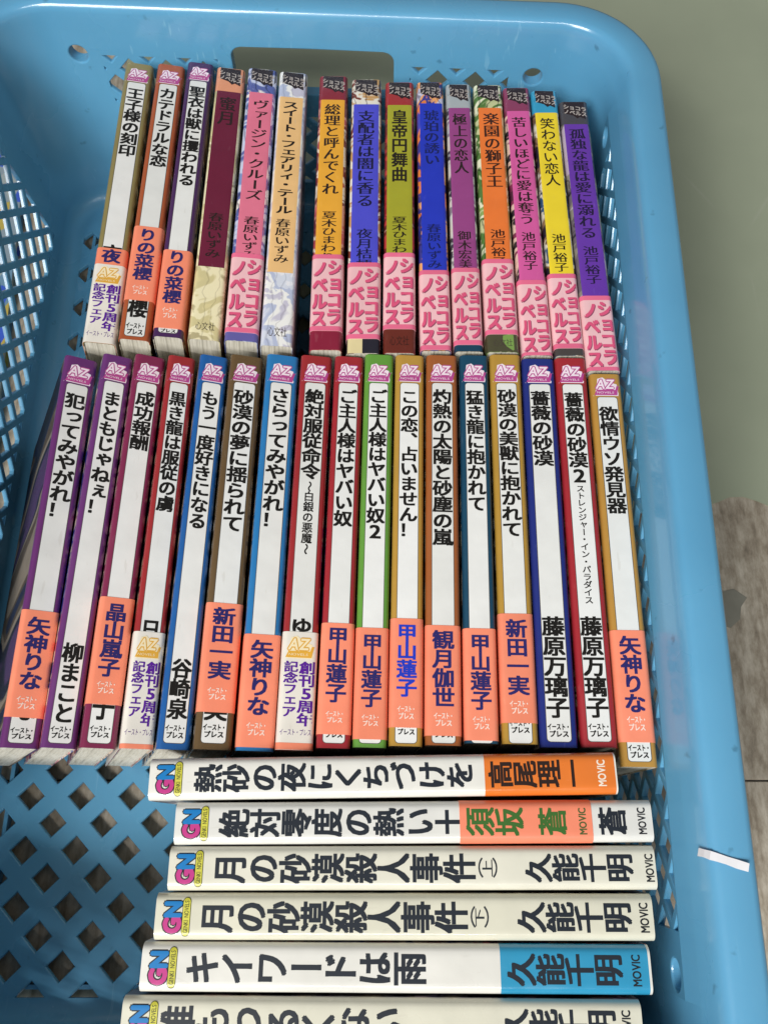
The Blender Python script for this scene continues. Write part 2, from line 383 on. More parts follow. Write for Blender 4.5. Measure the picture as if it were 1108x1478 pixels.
def poly_obj(name, pts, ctx, col, h):
    L, depth, w, r, crown, root = ctx
    V = [(max(-w/2+.05, min(w/2-.05, x)), y) for x, y in pts]
    bm = bmesh.new(); vs_ = [bm.verts.new((x, y, 0)) for x, y in V]; bm.faces.new(vs_)
    bmesh.ops.triangulate(bm, faces=bm.faces)
    for k in range(-4, 5):                            # cut so that it can follow the round spine
        x = k*w/9
        bmesh.ops.bisect_plane(bm, geom=bm.verts[:]+bm.edges[:]+bm.faces[:], plane_co=(x, 0, 0), plane_no=(1, 0, 0))
    bm.verts.index_update(); V = [(v.co.x, v.co.y) for v in bm.verts]; F = [tuple(v.index for v in f.verts) for f in bm.faces]; bm.free()
    o = text_obj(name, V, F, ctx, col, h); o.data.materials.clear(); o.data.materials.append(print_mat(col)); return o

def az_logo(ctx, c1, c2, s0, s1, h):
    w = ctx[2]; H = s1-s0; b = .40*w
    A = lambda k: [(-b*1.02-k, -s1+.2-k), (b*.88+k*.6, -s1+.2-k), (b*1.05+k, -s0-H*.42+k*.3), (b*.3, -s0-H*.30+k), (-b*.25, -s0-H*.02+k*1.2), (-b*.62-k, -s0-H*.10+k), (-b*.72-k, -s0-H*.58)]
    poly_obj('logo_backing', A(.35), ctx, c2, h)
    poly_obj('logo_base', [(-b*1.0, -s1+.25), (b*.84, -s1+.25), (b*1.02, -s0-H*.46), (b*.84, -s0-H*.46), (b*.72, -s0-H*.68), (-b*.80, -s0-H*.68)], ctx, c1, h+.02)
    for off, col, hh in ((.10, c1, h+.03), (.025, c2, h+.065)):
        V, F = [], []
        halo(V, F, lambda V, F, dx, dy, lift: htext(V, F, 'AZ', -.03*w+dx*w*.42, w*.60, -s0-H*.36+dy*H*.7, H*.72, 0, .15, lift), off); text_obj('logo_lettering', V, F, ctx, col, hh)
    V, F = [], []; htext(V, F, 'NOVELS', -.04*w, w*.56, -s0-H*.83, H*.16, .0, .15); text_obj('logo_lettering', V, F, ctx, c2, h+.05)
def choco_logo(ctx, s0, s1, h):
    w = ctx[2]; H = s1-s0; a = w*.5
    poly_obj('logo_patch', [(-a*.72, -s0), (a*.9, -s0-.3), (a*.97, -s0-H*.6), (a*.72, -s1+.3), (a*.35, -s1+H*.14), (a*.15, -s1+H*.06), (-a*.1, -s1+H*.22), (-a*.86, -s0-H*.62)], ctx, '2a1412', h)
    for k, (s, yy) in enumerate((('ショコラ', .36), ('ノベルス', .64))):
        V, F = [], []; htext(V, F, s, 0, w*.82, 0, H*.28, .03)
        V = [(x+.02*w, y-s0-H*yy-(x)*.20, l) for x, y, l in V]; text_obj('logo_lettering', V, F, ctx, 'bcb0a8', h+.03)
def gn_logo(ctx, s0, s1, h):
    w = ctx[2]; H = s1-s0
    for ch, xc, col in (('G', -.18*w, 'c23a86'), ('N', .155*w, '1278bc')):
        for off, cc, hh in ((.115, '182028', h), (.06, col, h+.03)):
            V, F = [], []; vs_, fs, adv = glyph(ch, 0)
            def put(V, F, dx, dy, lift):
                b = len(V)
                for x, y in vs_: V.append((xc+(x+dx)*w*.46, -(s0+s1)/2+(y+dy)*H*1.25, lift))
                F += [tuple(b+j for j in f) for f in fs]
            halo(V, F, put, off); text_obj('logo_lettering', V, F, ctx, cc, hh)
    p0, p1 = s1+.35, s1+2.9; hw = w*.40
    def pill(k):
        c = (p1-p0)/2; P = []
        for i in range(9): a = R(90+180*i/8); P.append((-hw+c+(c+k)*math.cos(a), -(p0+p1)/2+(c+k)*math.sin(a)))
        for i in range(9): a = R(-90+180*i/8); P.append((hw-c+(c+k)*math.cos(a), -(p0+p1)/2+(c+k)*math.sin(a)))
        return P
    poly_obj('logo_pill', pill(.22), ctx, '202420', h+.035); poly_obj('logo_pill', pill(0), ctx, 'cfca48', h+.05)
    V, F = [], []; htext(V, F, 'GENKI NOVELS', 0, w*.68, -(p0+p1)/2, (p1-p0)*.9, .01); text_obj('logo_lettering', V, F, ctx, '303424', h+.08)

def build_book(d, group):
    w, L, lean = d['width'], d['length'], R(d['lean'])
    w -= .3; r = 2.6 if d['kind'] == 'GN' else 1.9; crown = .55 if d['kind'] == 'GN' else .25
    top = d['head'][2]
    depth = (top-FLOOR-.4-(w/2)*abs(math.sin(lean)))/math.cos(lean) if lean else top-FLOOR-.4
    M = Matrix.Rotation(R(d['yaw']), 3, 'Z') @ Matrix.Rotation(lean, 3, 'Y')
    root = bpy.data.objects.new('paperback_book', None); C.objects.link(root); root.empty_display_size = .02
    root.location = (Vector(d['head']) - M @ Vector((0, L/2, depth)))*S
    root.rotation_euler = M.to_euler()
    tag(root, d['label'], 'book', group)
    ctx = (L, depth, w, r, crown, root)
    # cover
    p = profile(w, r, depth, crown=crown)
    ys = [L*(.5-k/10) for k in range(11)]
    V, F = sweep_sheet(p, ys, 0, .32)
    V = [(x, y, z+depth) for x, y, z in V]
    cmat = print_mat(d['cover'], .3, coat=.8, coat_rough=.07) if d['kind'] == 'GN' else print_mat(d['cover'], shade=True); amat = art_mat(d['art'])
    slots = []
    for f in F:
        zz = sum(V[i][2] for i in f)/len(f)-depth
        slots.append(1 if zz < -3.0 else 0)
    link_mesh('cover', V, F, [cmat if d['kind'] != 'CH' else amat, amat], root, smooth=False, slots=slots)
    smooth_by_angle(root.children[0], 30)
    # page block, a little shorter than the cover, its back hollowed under the spine
    hw = w/2-.36; q = [(-hw, -depth+.8), (-hw, -1.9), (-hw*.5, -.75), (0, -.6), (hw*.5, -.75), (hw, -1.9), (hw, -depth+.8)]
    q = [(x, z-crown) for x, z in q]
    V = []; y0, y1 = L/2-.55, -L/2+.55; rows = [y0, y0-.8, y1+.8, y1]
    for y in rows: V += [(x, y, z+depth) for x, z in q]
    n = len(q); F = []
    for j in range(3):
        for i in range(n): F.append((j*n+i, j*n+(i+1) % n, (j+1)*n+(i+1) % n, (j+1)*n+i))
    F.append(tuple(range(n-1, -1, -1))); F.append(tuple(3*n+i for i in range(n)))
    link_mesh('page_block', V, F, PAGES, root)
    for it in d['items']:
        k = it[0]
        if k == 'panel': panel_obj(it[1], ctx, it[2], *it[3:9])
        elif k == 'v':
            V, F = [], []; vtext(V, F, it[2], it[3], it[4], it[5], it[6], it[8]); text_obj(it[1], V, F, ctx, it[7], it[9])
        elif k == 'h':
            V, F = [], []; htext(V, F, it[2], it[3], it[4], -(it[5]+it[6])/2, (it[6]-it[5])*1.25, it[8]); text_obj(it[1], V, F, ctx, it[7], it[9])
        elif k == 'h2':
            V, F = [], []; H = it[7]-it[6]; n1 = 5
            htext(V, F, it[2], it[4], it[5], -(it[6]+H*.25), H*.5, it[9])
            htext(V, F, it[3], it[4], it[5]*.86, -(it[6]+H*.76), H*.5, it[9]); text_obj(it[1], V, F, ctx, it[8], it[10])
        elif k == 'band':
            s0, s1 = max(it[3], .1), min(it[4], L+.0)
            pp = p[it[6]:] if len(it) > 6 else p
            V, F = sweep_sheet(pp, [L/2-s0-(s1-s0)*j/4 for j in range(5)], it[5], .14)
            V = [(x, y, z+depth) for x, y, z in V]; o = link_mesh(it[1], V, F, print_mat(it[2], .42, coat=.12), root); smooth_by_angle(o, 30)
        elif k == 'leaf':
            poly_obj('leaf_print', [(w*.02, -it[1]-.6), (w*.2, -it[1]), (w*.46, -it[1]-.6), (w*.49, -it[1]-3.4), (w*.44, -it[2]+1), (w*.30, -it[2]), (w*.12, -it[2]+2.2), (w*.0, -it[1]-3.5)], ctx, '7fa352', .05)
        elif k == 'az_logo': az_logo(ctx, it[1], it[2], it[3], it[4], it[6])
        elif k == 'choco_logo': choco_logo(ctx, .1, 12.4, it[3])
        elif k == 'gn_logo': gn_logo(ctx, it[1], it[2], it[3])
    return root

# ------------------------------------------------------------------ basket
CORN = [Vector((-215, 280.5)), Vector((126, 263)), Vector((111.5, -222)), Vector((-215, -222))]   # inner rim line: far left, far right, near right, near left
ZR, RC = 143.0, 37.0
def arc_centres():
    out = []
    for i in range(4):
        a, b, c = CORN[i-1], CORN[i], CORN[(i+1) % 4]
        d1 = (a-b).normalized(); d2 = (c-b).normalized(); bis = (d1+d2).normalized()
        ang = math.acos(max(-1, min(1, d1.dot(d2))))/2
        out.append(b+bis*(RC/math.sin(ang)))
    return out
CEN = arc_centres()
NRM = []
for i in range(4):
    d = (CORN[(i+1) % 4]-CORN[i]).normalized(); NRM.append(Vector((-d.y, d.x)))     # outward (ring runs clockwise)
def wall_off(z):
    if z >= 138: return -1.2
    if z >= 118: return -1.2-1.3*(138-z)/20
    return -2.5-4.6*(118-z)/98
def lean_in(nx, z):
    """the long right side stands a little further in below its shoulder"""
    if nx <= 0 or z > 140: return 0
    e = 3.2*min(1, (140-z)/20) if z > 118 else 3.2*max(0, (z-60)/58)
    return e*nx
def on_wall(i, u, z, wd):
    """u 0..1 along straight side i, height z, wd outward from the inner face"""
    p = CEN[i].lerp(CEN[(i+1) % 4], u)+NRM[i]*(RC+wall_off(z)+wd)
    return (p.x-lean_in(NRM[i].x, z), p.y, z)
def side_len(i): return (CEN[(i+1) % 4]-CEN[i]).length
def ring(off, seg=12, sub=8, z=20):
    """closed outline at offset 'off' from the inner rim line"""
    P = []
    for i in range(4):
        a, b = NRM[i-1], NRM[i]; a0 = math.atan2(a.y, a.x); a1 = math.atan2(b.y, b.x)
        while a1 > a0: a1 -= 2*math.pi
        for k in range(seg):
            t = a0+(a1-a0)*k/seg; n = Vector((math.cos(t), math.sin(t))); P.append(CEN[i]+n*(RC+off)-Vector((lean_in(n.x, z), 0)))
        for k in range(sub):
            P.append(CEN[i].lerp(CEN[(i+1) % 4], k/sub)+NRM[i]*(RC+off)-Vector((lean_in(NRM[i].x, z), 0)))
    return P
def sweep_ring(prof, closed=True, seg=14, sub=8, bow=0.0):
    V = []; F = []; rows = []
    for o, z in prof:
        P = ring(o, seg, sub, z if o < 1 or z < 130 and o < 3 else 141); rows.append(len(P))
        V += [(p.x, p.y, z) for p in P]
    n = rows[0]; m = len(prof)
    for j in range(m if closed else m-1):
        a, b = j*n, ((j+1) % m)*n
        for i in range(n): F.append((a+i, a+(i+1) % n, b+(i+1) % n, b+i))
    return V, F

T = 2.4
def lattice(x0, x1, y0, y1, h, a, ox, oy, mapf, bev=.9):
    """solid sheet [x0,x1]x[y0,y1] pierced by diamonds of half diagonal a on a diagonal grid of half pitch h"""
    bm = bmesh.new()
    dirs = [(1, 0), (0, 1), (-1, 0), (0, -1)]
    i0, i1 = math.floor((x0-ox)/h)-1, math.ceil((x1-ox)/h)+1; j0, j1 = math.floor((y0-oy)/h)-1, math.ceil((y1-oy)/h)+1
    for i in range(i0, i1+1):
        for j in range(j0, j1+1):
            if (i+j) % 2: continue
            cx, cy = ox+i*h, oy+j*h
            if cx < x0-h or cx > x1+h or cy < y0-h or cy > y1+h: continue
            rings = []
            for rad, z in ((h, 0), (a+bev, 0), (a+bev*.35, .25), (a, .9), (a, T), (h, T)):
                rings.append([bm.verts.new((cx+dx*rad, cy+dy*rad, z)) for dx, dy in dirs])
            for q in range(5):
                for k in range(4): bm.faces.new((rings[q][k], rings[q][(k+1) % 4], rings[q+1][(k+1) % 4], rings[q+1][k]))
    for co, no in (((x0, 0, 0), (-1, 0, 0)), ((x1, 0, 0), (1, 0, 0)), ((0, y0, 0), (0, -1, 0)), ((0, y1, 0), (0, 1, 0))):
        bmesh.ops.bisect_plane(bm, geom=bm.verts[:]+bm.edges[:]+bm.faces[:], plane_co=co, plane_no=no, clear_outer=True)
    bmesh.ops.remove_doubles(bm, verts=bm.verts, dist=1e-3)
    bm.verts.index_update()
    V = [mapf(*v.co) for v in bm.verts]; F = [tuple(v.index for v in f.verts) for f in bm.faces]; bm.free()
    return V, F
def add(VV, FF, V, F):
    b = len(VV); VV += V; FF += [tuple(b+i for i in f) for f in F]
def slab(x0, x1, y0, y1, mapf, nx=1, ny=1, rows=None):
    V = []; F = []; rows = rows or [y0+(y1-y0)*j/ny for j in range(ny+1)]; ny = len(rows)-1
    for z in (0, T):
        for j in range(ny+1):
            for i in range(nx+1): V.append(mapf(x0+(x1-x0)*i/nx, rows[j], z))
    n = nx+1; o = n*(ny+1)
    for j in range(ny):
        for i in range(nx):
            a = j*n+i; F.append((a, a+1, a+n+1, a+n)); F.append((o+a, o+a+n, o+a+n+1, o+a+1))
    for i in range(nx):
        F.append((i, i+o, i+1+o, i+1)); a = ny*n+i; F.append((a, a+1, a+1+o, a+o))
    for j in range(ny):
        a = j*n; F.append((a, a+n, a+n+o, a+o)); a = j*n+nx; F.append((a, a+o, a+n+o, a+n))
    return V, F
def holed(x0, x1, y0, y1, hole, mapf, deep, n=40):
    """rectangular slab with one hole; hole(angle) gives the hole's edge point"""
    V = []; F = []; cx, cy = hole(None)
    angs = sorted(set([2*math.pi*k/n for k in range(n)]+[math.atan2(y-cy, x-cx) % (2*math.pi) for x in (x0, x1) for y in (y0, y1)]))
    n = len(angs)
    def outer(t):
        c, s = math.cos(t), math.sin(t); k = 1e9
        if c > 1e-9: k = min(k, (x1-cx)/c)
        if c < -1e-9: k = min(k, (x0-cx)/c)
        if s > 1e-9: k = min(k, (y1-cy)/s)
        if s < -1e-9: k = min(k, (y0-cy)/s)
        return cx+c*k, cy+s*k
    for t in angs:
        ox, oy = outer(t); hx, hy = hole(t)
        e = .8; d = math.hypot(hx-cx, hy-cy); ex, ey = cx+(hx-cx)*(d+e)/d, cy+(hy-cy)*(d+e)/d
        for q in ((ox, oy, 0), (ex, ey, 0), (hx+(ex-hx)*.3, hy+(ey-hy)*.3, .25), (hx, hy, .8), (hx, hy, deep), (ex, ey, deep), (ex, ey, T), (ox, oy, T)): V.append(mapf(*q))
    for i in range(n):
        a, b = i*8, ((i+1) % n)*8
        for k in range(8): F.append((a+k, b+k, b+(k+1) % 8, a+(k+1) % 8))
    return V, F
def column(x0, x1, z0, z1, mapf, nx=1):
    """solid piece of wall, with rows wherever the wall changes its slope"""
    return slab(x0, x1, z0, z1, mapf, nx, 1, [z0]+[z for z in (60, 80, 100, 118) if z0 < z < z1]+[z1])
def circ(cx, cy, r): return lambda t: (cx, cy) if t is None else (cx+r*math.cos(t), cy+r*math.sin(t))
def rrect(x0, x1, y0, y1, r):
    cx, cy = (x0+x1)/2, (y0+y1)/2
    def f(t):
        if t is None: return cx, cy
        c, s = math.cos(t), math.sin(t); lo, hi = 0, 400
        for _ in range(30):
            k = (lo+hi)/2; px, py = abs(c*k), abs(s*k); qx, qy = px-((x1-x0)/2-r), py-((y1-y0)/2-r)
            ins = (px <= (x1-x0)/2 and py <= (y1-y0)/2) and not (qx > 0 and qy > 0 and math.hypot(qx, qy) > r)
            if ins: lo = k
            else: hi = k
        return cx+c*lo, cy+s*lo
    return f

def build_basket():
    root = bpy.data.objects.new('plastic_basket', None); C.objects.link(root); root.empty_display_size = .05
    root.location = (-50*S, 20*S, 0)
    tag(root, 'large light blue plastic basket with diamond lattice walls holding all the paperbacks', 'basket')
    def part(name, V, F, ang=40):
        o = link_mesh(name, [(x+50, y-20, z) for x, y, z in V], F, BLUE, root); fix_normals(o)
        if ang: smooth_by_angle(o, ang)
        return o
    Z0, Z1 = 20.0, 128.0
    for i in range(4):
        L = side_len(i); mp = lambda x, z, wd, i=i, L=L: on_wall(i, x/L, z, wd)
        V, F = [], []
        # columns along x, all between Z0 and Z1; far side carries the hand hole
        zb, zt = 27.0, (117.0 if i in (1, 3) else 114.0); h_, a_ = (10.5, 6.4) if i in (0, 2) else (9.6, 6.7)
        if i == 0: cells = far_cells(L)
        elif i == 2: cells = [('slab', 0, 12), ('lat', 12, L-12), ('slab', L-12, L)]
        elif i == 1: cells = [('hole', 0, 14), ('slab', 14, 21), ('lat', 21, L-22), ('slab', L-22, L-14), ('hole', L-14, L)]
        else: cells = [('hole', 0, 14), ('slab', 14, 20), ('lat', 20, L-19), ('slab', L-19, L-14), ('hole', L-14, L)]
        for c in cells:
            k, a, b = c[:3]
            if k == 'slab': add(V, F, *column(a, b, Z0, Z1, mp))
            elif k == 'lat':
                add(V, F, *slab(a, b, Z0, zb, mp, 12, 1)); add(V, F, *lattice(a, b, zb, zt, h_, a_, a+(3 if i == 3 else 5), zt+2, mp)); add(V, F, *column(a, b, zt, Z1, mp, 12))
            elif k == 'hole':
                m_ = (a+b)/2; zc = 109.5 if i in (1, 3) else (114.0 if a < 60 else 110.3)
                add(V, F, *column(a, b, Z0, zc-7.4, mp)); add(V, F, *holed(a, b, zc-7.4, zc+7.4, circ(m_, zc, 5.2), mp, 7)); add(V, F, *column(a, b, zc+7.4, Z1, mp))
            elif k == 'cut':
                add(V, F, *slab(a, b, Z0, zb, mp, 6, 1)); add(V, F, *lattice(a, b, zb, 78, h_, a_, a+5, 78, mp)); add(V, F, *slab(a, b, 78, 88, mp, 6, 1))
                add(V, F, *holed(a, b, 88, Z1, rrect(a+2, b-2, 93.5, 122.0, 6.5), mp, 6, 160))
        part('wall', V, F, 0)
        # rounded corner between side i-1 and side i
        V, F = [], []; a, b = NRM[i-1], NRM[i]; a0 = math.atan2(a.y, a.x); a1 = math.atan2(b.y, b.x)
        while a1 > a0: a1 -= 2*math.pi
        def mc(t, z, wd, i=i, a0=a0, a1=a1):
            n = Vector((math.cos(a0+(a1-a0)*t), math.sin(a0+(a1-a0)*t))); p = CEN[i]+n*(RC+wall_off(z)+wd)
            return (p.x-lean_in(n.x, z), p.y, z)
        add(V, F, *slab(0, 1, Z0, Z1, mc, 18, 1, [20, 40, 60, 80, 100, 118, 128]))
        part('corner', V, F, 20)
    # rim: up the inside, over the flat top, down the outer lip
    o = wall_off
    prof = [(o(128), 128), (o(132), 132), (o(135), 135), (-1.2, 138), (-.8, 140), (0, 141.5), (1.2, 142.5), (2.8, 143.1), (7, 143.4), (12.6, 143.0), (14.4, 142.4), (15.4, 141.0), (15.8, 138.5), (16.6, 120),
            (14.8, 120), (14.0, 137.5), (13.2, 140.0), (2.6, 140.6), (1.2, 138.0), (.8, 134), (o(128)+T, 128)]
    V, F = sweep_ring(prof); part('rim', V, F, 50)
    # base: lattice floor, solid border, fillet up to the walls
    ob = o(20)-10.0
    lx0, lx1, ly0, ly1 = -203.0, 92.0, -203.2, 241.0
    V, F = lattice(lx0, lx1, ly0, ly1, 12.85, 6.75, -180.0, -113.0, lambda x, y, z: (x, y, FLOOR-z))
    P = ring(ob, 14, 20, 8); n = len(P); V2 = []
    Q = [Vector((min(lx1, max(lx0, p.x)), min(ly1, max(ly0, p.y)))) for p in P]
    for z in (FLOOR, FLOOR-T):
        V2 += [(p.x, p.y, z) for p in P]; V2 += [(q.x, q.y, z) for q in Q]
    F2 = []
    for i in range(n):
        j = (i+1) % n
        F2.append((i, j, n+j, n+i)); F2.append((2*n+i, 2*n+j, 3*n+j, 3*n+i)); F2.append((n+i, n+j, 3*n+j, 3*n+i))
    add(V, F, V2, F2)
    pr = []
    for k in range(7):
        t = R(90*k/6); pr.append((ob+10*math.sin(t), 18-10*math.cos(t)))
    pr += [(o(20), 20), (o(20)+T, 20)]
    for k in range(6, -1, -1):
        t = R(90*k/6); pr.append((ob+(10+T)*math.sin(t), 18-(10+T)*math.cos(t)))
    add(V, F, *sweep_ring(pr, False, 14, 20))
    # foot ribs under the base
    add(V, F, *sweep_ring([(-24, FLOOR-T-.05), (-22, FLOOR-T-.05), (-22, .6), (-24, .6)], True, 14, 8))
    b = part('base', V, F, 25)
    return root
def far_cells(L):
    def u(x): return x-(CEN[0].x)                     # the far side runs almost along x
    return [('hole', 0, u(-166)), ('slab', u(-166), u(-160)), ('lat', u(-160), u(-94)), ('slab', u(-94), u(-88)),
            ('cut', u(-88), u(6)), ('slab', u(6), u(13)), ('lat', u(13), u(68)), ('slab', u(68), u(74.5)), ('hole', u(74.5), L)]

basket = build_basket()

# ------------------------------------------------------------------ ground
def sheet(name, pts, z0, z1, mat, kind=None):
    n = len(pts); V = [(x, y, z1) for x, y in pts]+[(x, y, z0) for x, y in pts]
    F = [tuple(range(n)), tuple(range(2*n-1, n-1, -1))]+[(i, i+n, (i+1) % n+n, (i+1) % n) for i in range(n)]
    o = link_mesh(name, V, F, mat); fix_normals(o)
    if kind: tag(o, kind=kind)
    return o
FM = floor_mat()
fr = bpy.data.objects.new('floor', None); C.objects.link(fr); tag(fr, kind='structure')
xs = [-1600, -1150, -700, -330, 40, 410, 780, 1150, 1600]; ys_ = [-1500, -1030, -560, -105, 368, 832, 1300, 1800]
for i in range(len(xs)-1):
    for j in range(len(ys_)-1):
        g = .35
        V = []; F = []
        x0, x1, y0, y1 = xs[i]+g, xs[i+1]-g, ys_[j]+g, ys_[j+1]-g
        V = [(x0, y0, -.7), (x1, y0, -.7), (x1, y1, -.7), (x0, y1, -.7), (x0+.5, y0+.5, 0), (x1-.5, y0+.5, 0), (x1-.5, y1-.5, 0), (x0+.5, y1-.5, 0)]
        F = [(4, 5, 6, 7), (0, 1, 5, 4), (1, 2, 6, 5), (2, 3, 7, 6), (3, 0, 4, 7)]
        link_mesh('floor_tile', V, F, FM, fr)
sub = sheet('subfloor', [(-1700, -1600), (1700, -1600), (1700, 1900), (-1700, 1900)], -4, -.72, flat_mat('dark_grout', '2c2822')); sub.parent = fr

sh_pts = [(-190, 60), (120, 48), (170, 47), (188, 48.5), (197, 51.5), (204, 54.6), (212, 54.8), (220, 52), (232, 46), (262, 34), (330, 14), (460, -10), (1100, -60), (1100, 1300), (-190, 1300)]
sheet('floor_mat', sh_pts, .05, .5, mat_mat(), 'structure')

def scrap():
    pts = [(111.2, -136.6, 137.6), (112.2, -137.0, 140.6), (113.4, -137.6, 142.9), (115.4, -138.2, 143.6), (118.5, -139.2, 143.9), (122, -140.4, 144.0), (125.6, -141.5, 144.6)]
    V = []; F = []
    for k, (x, y, z) in enumerate(pts):
        hw = 1.4-.1*math.sin(k*2.1)
        for s, t in ((1, 0), (-1, 0), (1, -.12), (-1, -.12)): V.append((x+s*hw*.28, y+s*hw*.96, z+t))
    for k in range(len(pts)-1):
        a, b = 4*k, 4*k+4
        F += [(a, a+1, b+1, b), (a+2, b+2, b+3, a+3), (a, b, b+2, a+2), (a+1, a+3, b+3, b+1)]
    F += [(0, 2, 3, 1), (24, 25, 27, 26)]
    o = link_mesh('tape_strip', V, F, flat_mat('white_tape', 'e6e6ea', .5, 200, .05)); fix_normals(o)
    tag(o, 'narrow strip of white tape stuck across the right rim of the blue basket', 'tape')
    o = sheet('torn_scrap', [(192, -3), (198, -1.5), (204.7, -6.7), (200.5, -12), (199, -19), (193, -24), (186, -22), (184, -8)], .05, .45, flat_mat('grey_scrap', '8a887c', .5, 90, .12))
    tag(o, 'torn dull grey scrap on the brown floor close to the basket', 'scrap')
scrap()

def magazine():
    m, nt, b = new_mat('magazine_print')
    tc = N(nt, 'ShaderNodeTexCoord'); v = N(nt, 'ShaderNodeTexVoronoi'); v.inputs['Scale'].default_value = 60
    nt.links.new(tc.outputs['Object'], v.inputs['Vector'])
    r = ramp(nt, [(0, lin('8796a0')), (.4, lin('6a8ca4')), (.55, lin('3c5cc0')), (.66, lin('b8a450')), (.74, lin('9aa4a4'))], 'CONSTANT')
    s = N(nt, 'ShaderNodeSeparateColor'); nt.links.new(v.outputs['Color'], s.inputs[0]); nt.links.new(s.outputs[0], r.inputs[0]); nt.links.new(r.outputs[0], b.inputs['Base Color'])
    b.inputs['Roughness'].default_value = .3
    root = bpy.data.objects.new('magazine', None); C.objects.link(root); root.location = (-345*S, 190*S, .1*S); root.rotation_euler = (0, 0, R(4))
    tag(root, 'white comic magazine with blue and yellow print outside the left basket wall', 'magazine')
    for nm, z0, z1, g, mm_ in (('page_block', .3, 7, 2, PAGES), ('cover', 7, 7.4, 0, m), ('cover', 0, .3, 0, m)):
        pts = [(-105+g, -170+g), (105-g, -170+g), (105-g, 150-g), (-105+g, 150-g)]
        o = sheet(nm, pts, z0, z1, mm_); o.parent = root
magazine()


